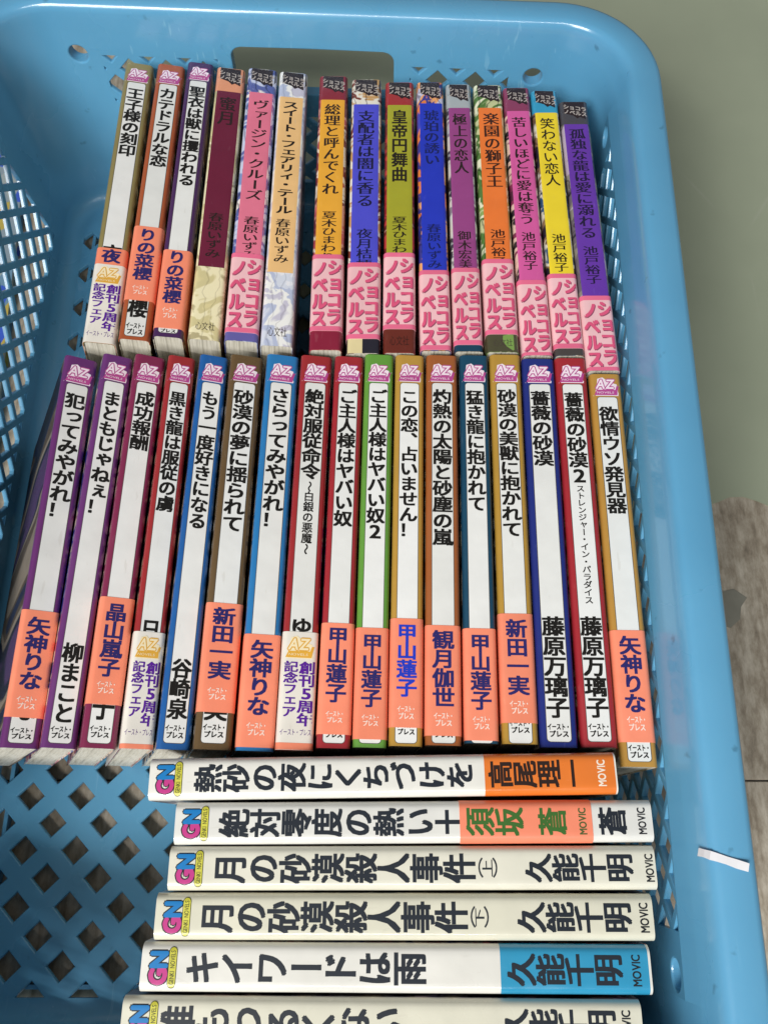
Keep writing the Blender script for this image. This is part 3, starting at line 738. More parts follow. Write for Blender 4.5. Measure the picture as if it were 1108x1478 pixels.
BOOKS = [
 dict(kind='AZ', head=(-141.35, 77.2, 118.0), yaw=-0.53, length=176.56, width=14.81, lean=28, cover='6c2a72', art=1,
  label='purple paperback leaning at the left end of the middle row, dark cover showing',
  items=[
   ('panel', 'spine_panel', '55504c', -0.335, 0.335, 14.05, 174.75, 1.5, 0.02),
   ('panel', 'spine_panel', 'e9e9e6', -0.315, 0.315, 14.3, 174.5, 1.3, 0.04),
   ('az_logo', 'b8478f', 'f6e4ee', 4.1, 13.4, 0.0, 0.05),
   ('v', 'title_lettering', '犯ってみやがれ！', 0, 8.886, 19.1, 80.4, '16130f', 0.036, 0.08),
   ('v', 'furigana', 'ヤ', 4.295, 1.5, 22.6, 24.9, '333333', 0.0, 0.08),
   ('v', 'author_lettering', '矢神りな', 0, 9.182, 122.1, 166.5, '16130f', 0.036, 0.08),
   ('h2', 'publisher_lettering', 'イースト・', 'プレス', 0, 8.886, 168.6, 173.2, '16130f', 0.045, 0.08),
   ('band', 'paper_band', 'f68e6e', 121.3, 164.8, 0.2, 4),
   ('v', 'band_lettering', '矢神りな', 0, 9.182, 124.3, 154.1, '2a2466', 0.034, 0.28),
   ('h2', 'band_publisher_lettering', 'イースト・', 'プレス', 0, 7.997, 156.3, 161.6, 'fbe0d2', 0.035, 0.28),
  ]),
 dict(kind='AZ', head=(-124.29, 78.33, 118.0), yaw=-1.08, length=177.71, width=13.67, lean=25, cover='70307a', art=2,
  label='purple paperback without any paper band, second from the left in the middle row',
  items=[
   ('panel', 'spine_panel', '55504c', -0.335, 0.335, 13.75, 175.95, 1.5, 0.02),
   ('panel', 'spine_panel', 'e9e9e6', -0.315, 0.315, 14.0, 175.7, 1.3, 0.04),
   ('az_logo', 'b8478f', 'f6e4ee', 3.8, 13.1, 0.0, 0.05),
   ('v', 'title_lettering', 'まともじゃねぇ！', 0, 8.202, 19.1, 79.9, '16130f', 0.036, 0.08),
   ('v', 'author_lettering', '柳まこと', 0, 8.475, 136.2, 168.4, '16130f', 0.036, 0.08),
   ('h2', 'publisher_lettering', 'イースト・', 'プレス', 0, 8.202, 169.2, 174.1, '16130f', 0.045, 0.08),
  ]),
 dict(kind='AZ', head=(-109.18, 78.33, 118.0), yaw=-0.96, length=177.71, width=13.99, lean=22, cover='8c2450', art=3,
  label='dark magenta paperback with high salmon band and short title, third in middle row',
  items=[
   ('panel', 'spine_panel', '55504c', -0.335, 0.335, 14.25, 175.95, 1.5, 0.02),
   ('panel', 'spine_panel', 'e9e9e6', -0.315, 0.315, 14.5, 175.7, 1.3, 0.04),
   ('az_logo', 'b8478f', 'f6e4ee', 4.3, 13.6, 0.0, 0.05),
   ('v', 'title_lettering', '成功報酬', 0, 8.394, 19.1, 48.8, '16130f', 0.036, 0.08),
   ('v', 'author_lettering', '晶山嵐子', 0, 8.674, 123.2, 167.1, '16130f', 0.036, 0.08),
   ('h2', 'publisher_lettering', 'イースト・', 'プレス', 0, 8.394, 169.0, 173.8, '16130f', 0.045, 0.08),
   ('band', 'paper_band', 'f68e6e', 116.8, 160.8, 0.2),
   ('v', 'band_lettering', '晶山嵐子', 0, 8.674, 119.5, 150.0, '2a2466', 0.034, 0.28),
   ('h2', 'band_publisher_lettering', 'イースト・', 'プレス', 0, 7.555, 151.5, 156.6, 'fbe0d2', 0.035, 0.28),
  ]),
 dict(kind='AZ', head=(-94.36, 77.96, 118.0), yaw=-0.86, length=177.59, width=12.7, lean=20, cover='b42a2e', art=4,
  label='red paperback with the white and purple anniversary band, leftmost such band of the middle row',
  items=[
   ('panel', 'spine_panel', '55504c', -0.335, 0.335, 13.95, 175.55, 1.5, 0.02),
   ('panel', 'spine_panel', 'e9e9e6', -0.315, 0.315, 14.2, 175.3, 1.3, 0.04),
   ('az_logo', 'b8478f', 'f6e4ee', 4.0, 13.3, 0.0, 0.05),
   ('v', 'title_lettering', '黒き龍は服従の虜', 0, 7.62, 18.8, 77.9, '16130f', 0.036, 0.08),
   ('v', 'author_lettering', '日', 0, 7.874, 125.8, 134.6, '16130f', 0.036, 0.08),
   ('h2', 'publisher_lettering', 'イースト・', 'プレス', 0, 7.62, 168.1, 173.4, '16130f', 0.045, 0.08),
   ('band', 'paper_band', 'ece6dc', 131.0, 178.0, 0.2),
   ('panel', 'band_stripe', 'f68e6e', -0.5, 0.5, 175.7, 177.9, 0, 0.26),
   ('az_logo', 'e2aa3c', 'f7e6bd', 132.9, 141.9, 0.0, 0.28),
   ('v', 'band_lettering', '創刊5周年', 2.984, 5.842, 143.3, 169.0, '5a1a96', 0.034, 0.28),
   ('v', 'band_lettering', '記念フェア', -2.73, 5.08, 143.3, 165.6, '5a1a96', 0.03, 0.28),
   ('h', 'band_publisher_lettering', 'イースト・プレス', 0, 10.922, 170.2, 172.4, '5a2a86', 0.0, 0.28),
  ]),
 dict(kind='AZ', head=(-79.28, 78.34, 118.0), yaw=-1.07, length=178.24, width=13.31, lean=18, cover='1762b4', art=0,
  label='blue paperback without any band, fifth from the left in the middle row',
  items=[
   ('panel', 'spine_panel', '55504c', -0.335, 0.335, 14.25, 175.95, 1.5, 0.02),
   ('panel', 'spine_panel', 'e9e9e6', -0.315, 0.315, 14.5, 175.7, 1.3, 0.04),
   ('az_logo', 'b8478f', 'f6e4ee', 4.3, 13.6, 0.0, 0.05),
   ('v', 'title_lettering', 'もう一度好きになる', 0, 7.986, 18.8, 86.4, '16130f', 0.036, 0.08),
   ('v', 'author_lettering', '谷崎泉', 0, 8.252, 142.5, 166.8, '16130f', 0.036, 0.08),
   ('h2', 'publisher_lettering', 'イースト・', 'プレス', 0, 7.986, 168.7, 174.1, '16130f', 0.045, 0.08),
  ]),
 dict(kind='AZ', head=(-64.0, 78.34, 118.0), yaw=-1.04, length=178.24, width=15.26, lean=15, cover='6e5432', art=5,
  label='olive brown paperback with a salmon band, between two blue ones in the middle row',
  items=[
   ('panel', 'spine_panel', '55504c', -0.335, 0.335, 14.25, 175.95, 1.5, 0.02),
   ('panel', 'spine_panel', 'e9e9e6', -0.315, 0.315, 14.5, 175.7, 1.3, 0.04),
   ('az_logo', 'b8478f', 'f6e4ee', 4.3, 13.6, 0.0, 0.05),
   ('v', 'title_lettering', '砂漠の夢に揺られて', 0, 9.156, 18.2, 87.7, '16130f', 0.036, 0.08),
   ('v', 'author_lettering', '新田一実', 0, 9.461, 130.6, 167.4, '16130f', 0.036, 0.08),
   ('h2', 'publisher_lettering', 'イースト・', 'プレス', 0, 9.156, 168.4, 173.8, '16130f', 0.045, 0.08),
   ('band', 'paper_band', 'f68e6e', 119.2, 163.9, 0.2),
   ('v', 'band_lettering', '新田一実', 0, 9.461, 121.3, 151.0, '2a2466', 0.034, 0.28),
   ('h2', 'band_publisher_lettering', 'イースト・', 'プレス', 0, 8.24, 154.0, 159.1, 'fbe0d2', 0.035, 0.28),
  ]),
 dict(kind='AZ', head=(-47.12, 78.71, 118.0), yaw=-1.12, length=179.15, width=15.1, lean=12, cover='1f7cc2', art=0,
  label='bright blue paperback whose salmon band sits at its very foot, seventh in the middle row',
  items=[
   ('panel', 'spine_panel', '55504c', -0.335, 0.335, 14.65, 176.35, 1.5, 0.02),
   ('panel', 'spine_panel', 'e9e9e6', -0.315, 0.315, 14.9, 176.1, 1.3, 0.04),
   ('az_logo', 'b8478f', 'f6e4ee', 4.7, 14.0, 0.0, 0.05),
   ('v', 'title_lettering', 'さらってみやがれ！', 0, 9.06, 17.7, 86.4, '16130f', 0.036, 0.08),
   ('v', 'author_lettering', '矢神りな', 0, 9.362, 135.4, 167.7, '16130f', 0.036, 0.08),
   ('h2', 'publisher_lettering', 'イースト・', 'プレス', 0, 9.06, 168.8, 174.2, '16130f', 0.045, 0.08),
   ('band', 'paper_band', 'f68e6e', 132.8, 177.8, 0.2),
   ('v', 'band_lettering', '矢神りな', 0, 9.362, 135.4, 165.8, '2a2466', 0.034, 0.28),
   ('h2', 'band_publisher_lettering', 'イースト・', 'プレス', 0, 8.154, 168.1, 173.4, 'fbe0d2', 0.035, 0.28),
  ]),
 dict(kind='AZ', head=(-31.35, 78.34, 118.0), yaw=-1.23, length=178.52, width=14.74, lean=9, cover='b0282c', art=4,
  label='red paperback with long subtitle and white anniversary band, eighth in the middle row',
  items=[
   ('panel', 'spine_panel', '55504c', -0.335, 0.335, 14.25, 175.95, 1.5, 0.02),
   ('panel', 'spine_panel', 'e9e9e6', -0.315, 0.315, 14.5, 175.7, 1.3, 0.04),
   ('az_logo', 'b8478f', 'f6e4ee', 4.3, 13.6, 0.0, 0.05),
   ('v', 'title_lettering', '絶対服従命令', 0, 8.844, 17.9, 63.0, '16130f', 0.036, 0.08),
   ('v', 'subtitle_lettering', '〜白銀の悪魔〜', 0, 4.717, 63.9, 97.8, '16130f', 0.025, 0.08),
   ('v', 'author_lettering', 'ゆ', 0, 9.139, 125.5, 132.8, '16130f', 0.036, 0.08),
   ('h2', 'publisher_lettering', 'イースト・', 'プレス', 0, 8.844, 168.5, 173.8, '16130f', 0.045, 0.08),
   ('band', 'paper_band', 'ece6dc', 131.4, 178.4, 0.2),
   ('panel', 'band_stripe', 'f68e6e', -0.5, 0.5, 175.7, 178.3, 0, 0.26),
   ('az_logo', 'e2aa3c', 'f7e6bd', 133.3, 142.3, 0.0, 0.28),
   ('v', 'band_lettering', '創刊5周年', 3.464, 6.78, 143.7, 169.4, '5a1a96', 0.034, 0.28),
   ('v', 'band_lettering', '記念フェア', -3.169, 5.896, 143.7, 166.0, '5a1a96', 0.03, 0.28),
   ('h', 'band_publisher_lettering', 'イースト・プレス', 0, 12.676, 170.6, 172.8, '5a2a86', 0.0, 0.28),
  ]),
 dict(kind='AZ', head=(-16.07, 77.97, 118.0), yaw=-1.22, length=177.36, width=13.73, lean=6, cover='b5262f', art=2,
  label='crimson paperback with salmon band standing directly left of the green paperback',
  items=[
   ('panel', 'spine_panel', '55504c', -0.335, 0.335, 13.95, 175.55, 1.5, 0.02),
   ('panel', 'spine_panel', 'e9e9e6', -0.315, 0.315, 14.2, 175.3, 1.3, 0.04),
   ('az_logo', 'b8478f', 'f6e4ee', 4.0, 13.3, 0.0, 0.05),
   ('v', 'title_lettering', 'ご主人様はヤバい奴', 0, 8.238, 17.5, 84.9, '16130f', 0.036, 0.08),
   ('v', 'author_lettering', '甲山蓮子', 0, 8.513, 131.7, 165.6, '16130f', 0.036, 0.08),
   ('h2', 'publisher_lettering', 'イースト・', 'プレス', 0, 8.238, 168.1, 173.5, '16130f', 0.045, 0.08),
   ('band', 'paper_band', 'f68e6e', 127.3, 172.1, 0.2),
   ('v', 'band_lettering', '甲山蓮子', 0, 8.513, 129.1, 159.9, '2a2466', 0.034, 0.28),
   ('h2', 'band_publisher_lettering', 'イースト・', 'プレス', 0, 7.414, 162.9, 167.7, 'fbe0d2', 0.035, 0.28),
  ]),
 dict(kind='AZ', head=(-2.11, 79.09, 118.0), yaw=-1.11, length=178.21, width=13.62, lean=4, cover='6aab3c', art=6,
  label='the only light green paperback of the middle row, with a salmon band',
  items=[
   ('panel', 'spine_panel', '55504c', -0.335, 0.335, 15.05, 176.75, 1.5, 0.02),
   ('panel', 'spine_panel', 'e9e9e6', -0.315, 0.315, 15.3, 176.5, 1.3, 0.04),
   ('az_logo', 'b8478f', 'f6e4ee', 5.1, 14.4, 0.0, 0.05),
   ('v', 'title_lettering', 'ご主人様はヤバい奴2', 0, 8.172, 18.6, 91.9, '16130f', 0.036, 0.08),
   ('v', 'author_lettering', '甲山蓮子', 0, 8.444, 132.9, 166.8, '16130f', 0.036, 0.08),
   ('h2', 'publisher_lettering', 'イースト・', 'プレス', 0, 8.172, 169.2, 174.6, '16130f', 0.045, 0.08),
   ('band', 'paper_band', 'f68e6e', 130.4, 175.1, 0.2),
   ('v', 'band_lettering', '甲山蓮子', 0, 8.444, 133.1, 162.9, '2a2466', 0.034, 0.28),
   ('h2', 'band_publisher_lettering', 'イースト・', 'プレス', 0, 7.355, 165.4, 170.1, 'fbe0d2', 0.035, 0.28),
  ]),
 dict(kind='AZ', head=(12.2, 78.72, 118.0), yaw=-1.17, length=177.32, width=13.64, lean=3, cover='c99838', art=6,
  label='ochre paperback with bright blue lettering on its salmon band',
  items=[
   ('panel', 'spine_panel', '55504c', -0.335, 0.335, 14.65, 176.35, 1.5, 0.02),
   ('panel', 'spine_panel', 'e9e9e6', -0.315, 0.315, 14.9, 176.1, 1.3, 0.04),
   ('az_logo', 'b8478f', 'f6e4ee', 4.7, 14.0, 0.0, 0.05),
   ('v', 'title_lettering', 'この恋、占いません！', 0, 8.184, 18.6, 90.8, '16130f', 0.036, 0.08),
   ('v', 'author_lettering', '甲山蓮子', 0, 8.457, 132.5, 166.4, '16130f', 0.036, 0.08),
   ('h2', 'publisher_lettering', 'イースト・', 'プレス', 0, 8.184, 168.0, 173.1, '16130f', 0.045, 0.08),
   ('band', 'paper_band', 'f68e6e', 126.1, 170.2, 0.2),
   ('v', 'band_lettering', '甲山蓮子', 0, 8.457, 128.5, 158.4, '1f3ac0', 0.034, 0.28),
   ('h2', 'band_publisher_lettering', 'イースト・', 'プレス', 0, 7.366, 161.6, 167.1, 'fbe0d2', 0.035, 0.28),
  ]),
 dict(kind='AZ', head=(27.16, 78.72, 118.0), yaw=-1.21, length=177.05, width=14.7, lean=2, cover='b5622c', art=7,
  label='rust orange paperback with a salmon band in the middle row, left of the teal one',
  items=[
   ('panel', 'spine_panel', '55504c', -0.335, 0.335, 14.65, 176.35, 1.5, 0.02),
   ('panel', 'spine_panel', 'e9e9e6', -0.315, 0.315, 14.9, 176.1, 1.3, 0.04),
   ('az_logo', 'b8478f', 'f6e4ee', 4.7, 14.0, 0.0, 0.05),
   ('v', 'title_lettering', '灼熱の太陽と砂塵の嵐', 0, 8.82, 18.2, 94.3, '16130f', 0.036, 0.08),
   ('v', 'author_lettering', '観月伽世', 0, 9.114, 132.5, 166.4, '16130f', 0.036, 0.08),
   ('h2', 'publisher_lettering', 'イースト・', 'プレス', 0, 8.82, 168.8, 174.2, '16130f', 0.045, 0.08),
   ('band', 'paper_band', 'f68e6e', 129.0, 173.4, 0.2),
   ('v', 'band_lettering', '観月伽世', 0, 9.114, 131.3, 162.6, '2a2466', 0.034, 0.28),
   ('h2', 'band_publisher_lettering', 'イースト・', 'プレス', 0, 7.938, 164.3, 169.8, 'fbe0d2', 0.035, 0.28),
  ]),
 dict(kind='AZ', head=(42.11, 78.72, 118.0), yaw=-1.15, length=176.26, width=13.63, lean=1, cover='0f4a6a', art=0,
  label='dark teal paperback with a salmon band in the middle row',
  items=[
   ('panel', 'spine_panel', '55504c', -0.335, 0.335, 14.65, 176.35, 1.5, 0.02),
   ('panel', 'spine_panel', 'e9e9e6', -0.315, 0.315, 14.9, 176.1, 1.3, 0.04),
   ('az_logo', 'b8478f', 'f6e4ee', 4.7, 14.0, 0.0, 0.05),
   ('v', 'title_lettering', '猛き龍に抱かれて', 0, 8.178, 18.8, 78.7, '16130f', 0.036, 0.08),
   ('v', 'furigana', 'いだ', 3.953, 1.5, 49.8, 55.3, '333333', 0.0, 0.08),
   ('v', 'author_lettering', '甲山蓮子', 0, 8.451, 132.5, 166.4, '16130f', 0.036, 0.08),
   ('h2', 'publisher_lettering', 'イースト・', 'プレス', 0, 8.178, 168.8, 174.2, '16130f', 0.045, 0.08),
   ('band', 'paper_band', 'f68e6e', 130.3, 175.2, 0.2),
   ('v', 'band_lettering', '甲山蓮子', 0, 8.451, 132.8, 163.6, '2a2466', 0.034, 0.28),
   ('h2', 'band_publisher_lettering', 'イースト・', 'プレス', 0, 7.36, 165.7, 171.1, 'fbe0d2', 0.035, 0.28),
  ]),
 dict(kind='AZ', head=(56.76, 79.09, 118.0), yaw=-0.96, length=176.89, width=14.53, lean=0, cover='cb9a36', art=5,
  label='ochre paperback with a higher salmon band, directly left of the navy blue one',
  items=[
   ('panel', 'spine_panel', '55504c', -0.335, 0.335, 15.05, 176.75, 1.5, 0.02),
   ('panel', 'spine_panel', 'e9e9e6', -0.315, 0.315, 15.3, 176.5, 1.3, 0.04),
   ('az_logo', 'b8478f', 'f6e4ee', 5.1, 14.4, 0.0, 0.05),
   ('v', 'title_lettering', '砂漠の美獣に抱かれて', 0, 8.718, 18.6, 90.8, '16130f', 0.036, 0.08),
   ('v', 'author_lettering', '新田一実', 0, 9.009, 131.4, 166.7, '16130f', 0.036, 0.08),
   ('h2', 'publisher_lettering', 'イースト・', 'プレス', 0, 8.718, 167.6, 172.8, '16130f', 0.045, 0.08),
   ('band', 'paper_band', 'f68e6e', 124.4, 168.8, 0.2),
   ('v', 'band_lettering', '新田一実', 0, 9.009, 127.0, 158.1, '2a2466', 0.034, 0.28),
   ('h2', 'band_publisher_lettering', 'イースト・', 'プレス', 0, 7.846, 159.9, 165.4, 'fbe0d2', 0.035, 0.28),
  ]),
 dict(kind='AZ', head=(72.06, 76.84, 118.0), yaw=-1.01, length=175.96, width=15.2, lean=0, cover='1b2c88', art=0,
  label='navy blue paperback without band, left of the red unbanded one in the middle row',
  items=[
   ('panel', 'spine_panel', '55504c', -0.335, 0.335, 13.35, 173.95, 1.5, 0.02),
   ('panel', 'spine_panel', 'e9e9e6', -0.315, 0.315, 13.6, 173.7, 1.3, 0.04),
   ('az_logo', 'b8478f', 'f6e4ee', 3.4, 12.7, 0.0, 0.05),
   ('v', 'title_lettering', '薔薇の砂漠', 0, 9.12, 17.3, 55.1, '16130f', 0.036, 0.08),
   ('v', 'author_lettering', '藤原万璃子', 0, 9.424, 123.5, 164.8, '16130f', 0.036, 0.08),
   ('h2', 'publisher_lettering', 'イースト・', 'プレス', 0, 9.12, 166.7, 172.1, '16130f', 0.045, 0.08),
  ]),
 dict(kind='AZ', head=(87.19, 77.22, 118.0), yaw=-0.75, length=176.32, width=14.64, lean=0, cover='b3252e', art=4,
  label='red paperback without band, long thin subtitle, second from right in middle row',
  items=[
   ('panel', 'spine_panel', '55504c', -0.335, 0.335, 13.75, 174.25, 1.5, 0.02),
   ('panel', 'spine_panel', 'e9e9e6', -0.315, 0.315, 14.0, 174.0, 1.3, 0.04),
   ('az_logo', 'b8478f', 'f6e4ee', 3.8, 13.1, 0.0, 0.05),
   ('v', 'title_lettering', '薔薇の砂漠2', 0, 8.784, 18.4, 63.9, '16130f', 0.036, 0.08),
   ('v', 'subtitle_lettering', 'ストレンジャー・イン・パラダイス', 0, 3.806, 64.6, 118.5, '16130f', 0.02, 0.08),
   ('v', 'author_lettering', '藤原万璃子', 0, 9.077, 123.9, 165.1, '16130f', 0.036, 0.08),
   ('h2', 'publisher_lettering', 'イースト・', 'プレス', 0, 8.784, 167.0, 172.4, '16130f', 0.045, 0.08),
  ]),
 dict(kind='AZ', head=(102.61, 68.67, 118.0), yaw=-0.9, length=175.08, width=14.51, lean=0, cover='c9933a', art=6,
  label='ochre paperback at the right end of the middle row, set lower beside the basket wall',
  items=[
   ('panel', 'spine_panel', '55504c', -0.335, 0.335, 11.95, 173.25, 1.5, 0.02),
   ('panel', 'spine_panel', 'e9e9e6', -0.315, 0.315, 12.2, 173.0, 1.3, 0.04),
   ('az_logo', 'b8478f', 'f6e4ee', 2.0, 11.3, 0.0, 0.05),
   ('v', 'title_lettering', '欲情ウソ発見器', 0, 8.706, 17.1, 69.6, '16130f', 0.036, 0.08),
   ('v', 'author_lettering', '矢神りな', 0, 8.996, 128.2, 165.1, '16130f', 0.036, 0.08),
   ('h2', 'publisher_lettering', 'イースト・', 'プレス', 0, 8.706, 166.6, 171.9, '16130f', 0.045, 0.08),
   ('band', 'paper_band', 'f68e6e', 121.0, 165.8, 0.2),
   ('v', 'band_lettering', '矢神りな', 0, 8.996, 123.6, 154.7, '2a2466', 0.034, 0.28),
   ('h2', 'band_publisher_lettering', 'イースト・', 'プレス', 0, 7.835, 155.6, 161.5, 'fbe0d2', 0.035, 0.28),
  ]),
 dict(kind='AZ', head=(-133.88, 263.62, 118.0), yaw=-0.24, length=178.11, width=14.92, lean=11, cover='97884f', art=5,
  label='olive paperback with white band over a salmon one, left end of far row',
  items=[
   ('panel', 'spine_panel', '55504c', -0.335, 0.335, 13.85, 179.45, 1.5, 0.02),
   ('panel', 'spine_panel', 'e9e9e6', -0.315, 0.315, 14.1, 179.2, 1.3, 0.04),
   ('az_logo', 'b8478f', 'f6e4ee', 3.9, 13.2, 0.0, 0.05),
   ('v', 'title_lettering', '王子様の刻印', 0, 8.952, 18.2, 65.3, '16130f', 0.036, 0.08),
   ('v', 'author_lettering', '夜', 0, 9.25, 121.7, 134.3, '16130f', 0.036, 0.08),
   ('h2', 'publisher_lettering', 'イースト・', 'プレス', 0, 8.952, 162.6, 172.4, '16130f', 0.045, 0.08),
   ('band', 'paper_band', 'f68e6e', 123.8, 178.2, 0.2),
   ('v', 'band_lettering', '夜', 0, 9.25, 124.6, 132.6, '2a2466', 0.034, 0.28),
   ('band', 'paper_band', 'ece6dc', 133.6, 179.2, 0.3),
   ('az_logo', 'e2aa3c', 'f7e6bd', 134.9, 144.6, 0.0, 0.38),
   ('v', 'band_lettering', '創刊5周年', 3.506, 6.863, 145.2, 171.5, '5a1a96', 0.034, 0.38),
   ('v', 'band_lettering', '記念フェア', -3.208, 5.968, 145.2, 168.1, '5a1a96', 0.03, 0.38),
   ('h', 'band_publisher_lettering', 'イースト・プレス', 0, 12.831, 172.0, 174.7, '5a2a86', 0.0, 0.38),
  ]),
 dict(kind='AZ', head=(-116.48, 262.6, 118.0), yaw=-0.6, length=175.19, width=14.75, lean=9.5, cover='c05a2c', art=5,
  label='rust orange paperback with salmon band, second from left in the far row',
  items=[
   ('panel', 'spine_panel', '55504c', -0.335, 0.335, 14.15, 173.55, 1.5, 0.02),
   ('panel', 'spine_panel', 'e9e9e6', -0.315, 0.315, 14.4, 173.3, 1.3, 0.04),
   ('az_logo', 'b8478f', 'f6e4ee', 4.2, 13.5, 0.0, 0.05),
   ('v', 'title_lettering', 'カテドラルな恋', 0, 8.85, 17.1, 71.2, '16130f', 0.036, 0.08),
   ('v', 'author_lettering', '菜櫻', 0, 9.145, 141.5, 163.2, '16130f', 0.036, 0.08),
   ('h2', 'publisher_lettering', 'イースト・', 'プレス', 0, 8.85, 165.9, 172.6, '16130f', 0.045, 0.08),
   ('band', 'paper_band', 'f68e6e', 109.5, 153.3, 0.2),
   ('v', 'band_lettering', 'りの菜櫻', 0, 9.145, 111.0, 141.9, '2a2466', 0.034, 0.28),
   ('h2', 'band_publisher_lettering', 'イースト・', 'プレス', 0, 7.965, 144.6, 150.0, 'fbe0d2', 0.035, 0.28),
  ]),
 dict(kind='AZ', head=(-100.45, 264.14, 118.0), yaw=-0.69, length=175.2, width=14.24, lean=8, cover='4d2460', art=0,
  label='dark purple paperback with a salmon band, third from left in the far row',
  items=[
   ('panel', 'spine_panel', '55504c', -0.335, 0.335, 13.15, 173.25, 1.5, 0.02),
   ('panel', 'spine_panel', 'e9e9e6', -0.315, 0.315, 13.4, 173.0, 1.3, 0.04),
   ('az_logo', 'b8478f', 'f6e4ee', 3.2, 12.5, 0.0, 0.05),
   ('v', 'title_lettering', '聖衣は獣に攫われる', 0, 8.544, 17.4, 85.3, '16130f', 0.036, 0.08),
   ('v', 'furigana', 'さら', 4.13, 1.5, 55.9, 64.2, '333333', 0.0, 0.08),
   ('v', 'author_lettering', '菜櫻', 0, 8.829, 143.0, 163.2, '16130f', 0.036, 0.08),
   ('h2', 'publisher_lettering', 'イースト・', 'プレス', 0, 8.544, 168.7, 173.0, '16130f', 0.045, 0.08),
   ('band', 'paper_band', 'f68e6e', 125.4, 170.6, 0.2),
   ('v', 'band_lettering', 'りの菜櫻', 0, 8.829, 126.0, 156.8, '2a2466', 0.034, 0.28),
   ('h2', 'band_publisher_lettering', 'イースト・', 'プレス', 0, 7.69, 158.8, 165.1, 'fbe0d2', 0.035, 0.28),
  ]),
 dict(kind='CH', head=(-83.43, 260.04, 118.0), yaw=-0.59, length=172.63, width=15.45, lean=8, cover='e59a74', art=8,
  label='maroon spined paperback with pale stone pattern at its foot and no band, far row',
  items=[
   ('panel', 'spine_panel', 'e59a74', -0.5, 0.5, 0.05, 16.8, 0, 0.02),
   ('panel', 'spine_panel', '6e1b38', -0.42, 0.42, 16.8, 131.1, 0, 0.04),
   ('choco_logo', 1.2, 11.5, 0.08),
   ('v', 'title_lettering', '蜜月', 0.0, 9.27, 20.9, 40.5, '2a1a18', -0.028, 0.08),
   ('v', 'author_lettering', '春原いずみ', 0.0, 7.725, 98.2, 125.9, '2a1a18', -0.02, 0.08),
   ('h', 'publisher_lettering', '心文社', 0, 9.27, 163.4, 167.3, '4a4038', -0.002, 0.08),
  ]),
 dict(kind='CH', head=(-66.15, 259.53, 118.0), yaw=-0.49, length=172.87, width=15.9, lean=7, cover='b0a090', art=9,
  label='pink spined paperback with pale blue cover edge, leftmost of the pink banded ones',
  items=[
   ('panel', 'spine_panel', '6660a6', -0.5, 0.5, 167.4, 172.82, 0, 0.02),
   ('panel', 'spine_panel', 'ea7b96', -0.39, 0.45, 17.1, 123.9, 0, 0.04),
   ('choco_logo', 1.2, 11.5, 0.08),
   ('v', 'title_lettering', 'ヴァージン・クルーズ', 0.477, 8.904, 22.3, 89.7, '2a1a18', -0.028, 0.08),
   ('v', 'author_lettering', '春原いずみ', 0.477, 7.95, 99.9, 126.0, '2a1a18', -0.02, 0.08),
   ('band', 'paper_band', 'f3c0c4', 122.8, 168.3, 0.2),
   ('panel', 'band_stripe', 'ec6f92', -0.5, 0.5, 122.83, 125.4, 0, 0.24),
   ('panel', 'band_stripe', 'ec6f92', -0.5, 0.5, 165.7, 168.27, 0, 0.24),
   ('v', 'band_lettering', 'ショコラ', 3.736, 7.95, 126.0, 165.1, 'e0587f', 0.05, 0.3),
   ('v', 'band_lettering', 'ノベルス', -3.736, 7.95, 127.0, 166.1, 'e0587f', 0.05, 0.3),
   ('v', 'band_lettering', 'ショコラ', 4.051, 7.95, 126.45, 165.55, '8c4560', 0.05, 0.27),
   ('v', 'band_lettering', 'ノベルス', -3.421, 7.95, 127.45, 166.55, '8c4560', 0.05, 0.27),
  ]),
 dict(kind='CH', head=(-49.18, 256.98, 118.0), yaw=-0.53, length=172.99, width=15.43, lean=6, cover='b0a090', art=10,
  label='peach spined paperback with white and blue foot and no pink band, left of the gap',
  items=[
   ('panel', 'spine_panel', 'f2c384', -0.45, 0.39, 17.8, 131.4, 0, 0.04),
   ('choco_logo', 1.2, 11.5, 0.08),
   ('v', 'title_lettering', 'スイート・フェアリィ・テール', -0.463, 8.641, 20.8, 96.0, '1c1410', 0.03, 0.08),
   ('v', 'author_lettering', '春原いずみ', -0.463, 7.715, 98.9, 126.0, '1c1410', -0.02, 0.08),
   ('h', 'publisher_lettering', '心文社', 0, 9.258, 163.1, 167.7, '4a4038', -0.002, 0.08),
  ]),
 dict(kind='CH', head=(-27.38, 254.44, 118.0), yaw=-0.11, length=172.71, width=15.5, lean=1, cover='8c2836', art=11,
  label='golden orange spined paperback with pink band, directly right of the dark gap',
  items=[
   ('panel', 'spine_panel', '8c2836', -0.5, 0.5, 0.05, 17.0, 0, 0.02),
   ('panel', 'spine_panel', '8a1c38', -0.5, 0.5, 159.4, 172.66, 0, 0.02),
   ('panel', 'spine_panel', 'eeac38', -0.42, 0.42, 17.0, 122.0, 0, 0.04),
   ('choco_logo', 1.2, 11.5, 0.08),
   ('v', 'title_lettering', '総理と呼んでくれ', 0.0, 8.68, 20.2, 81.3, '2a1a18', -0.028, 0.08),
   ('v', 'author_lettering', '夏木ひまわり', 0.0, 7.75, 91.5, 122.0, '2a1a18', -0.02, 0.08),
   ('band', 'paper_band', 'f3c0c4', 118.2, 162.3, 0.2),
   ('panel', 'band_stripe', 'ec6f92', -0.5, 0.5, 118.23, 120.8, 0, 0.24),
   ('panel', 'band_stripe', 'ec6f92', -0.5, 0.5, 159.7, 162.27, 0, 0.24),
   ('v', 'band_lettering', 'ショコラ', 3.642, 7.75, 121.4, 159.1, 'e0587f', 0.05, 0.3),
   ('v', 'band_lettering', 'ノベルス', -3.642, 7.75, 122.4, 160.1, 'e0587f', 0.05, 0.3),
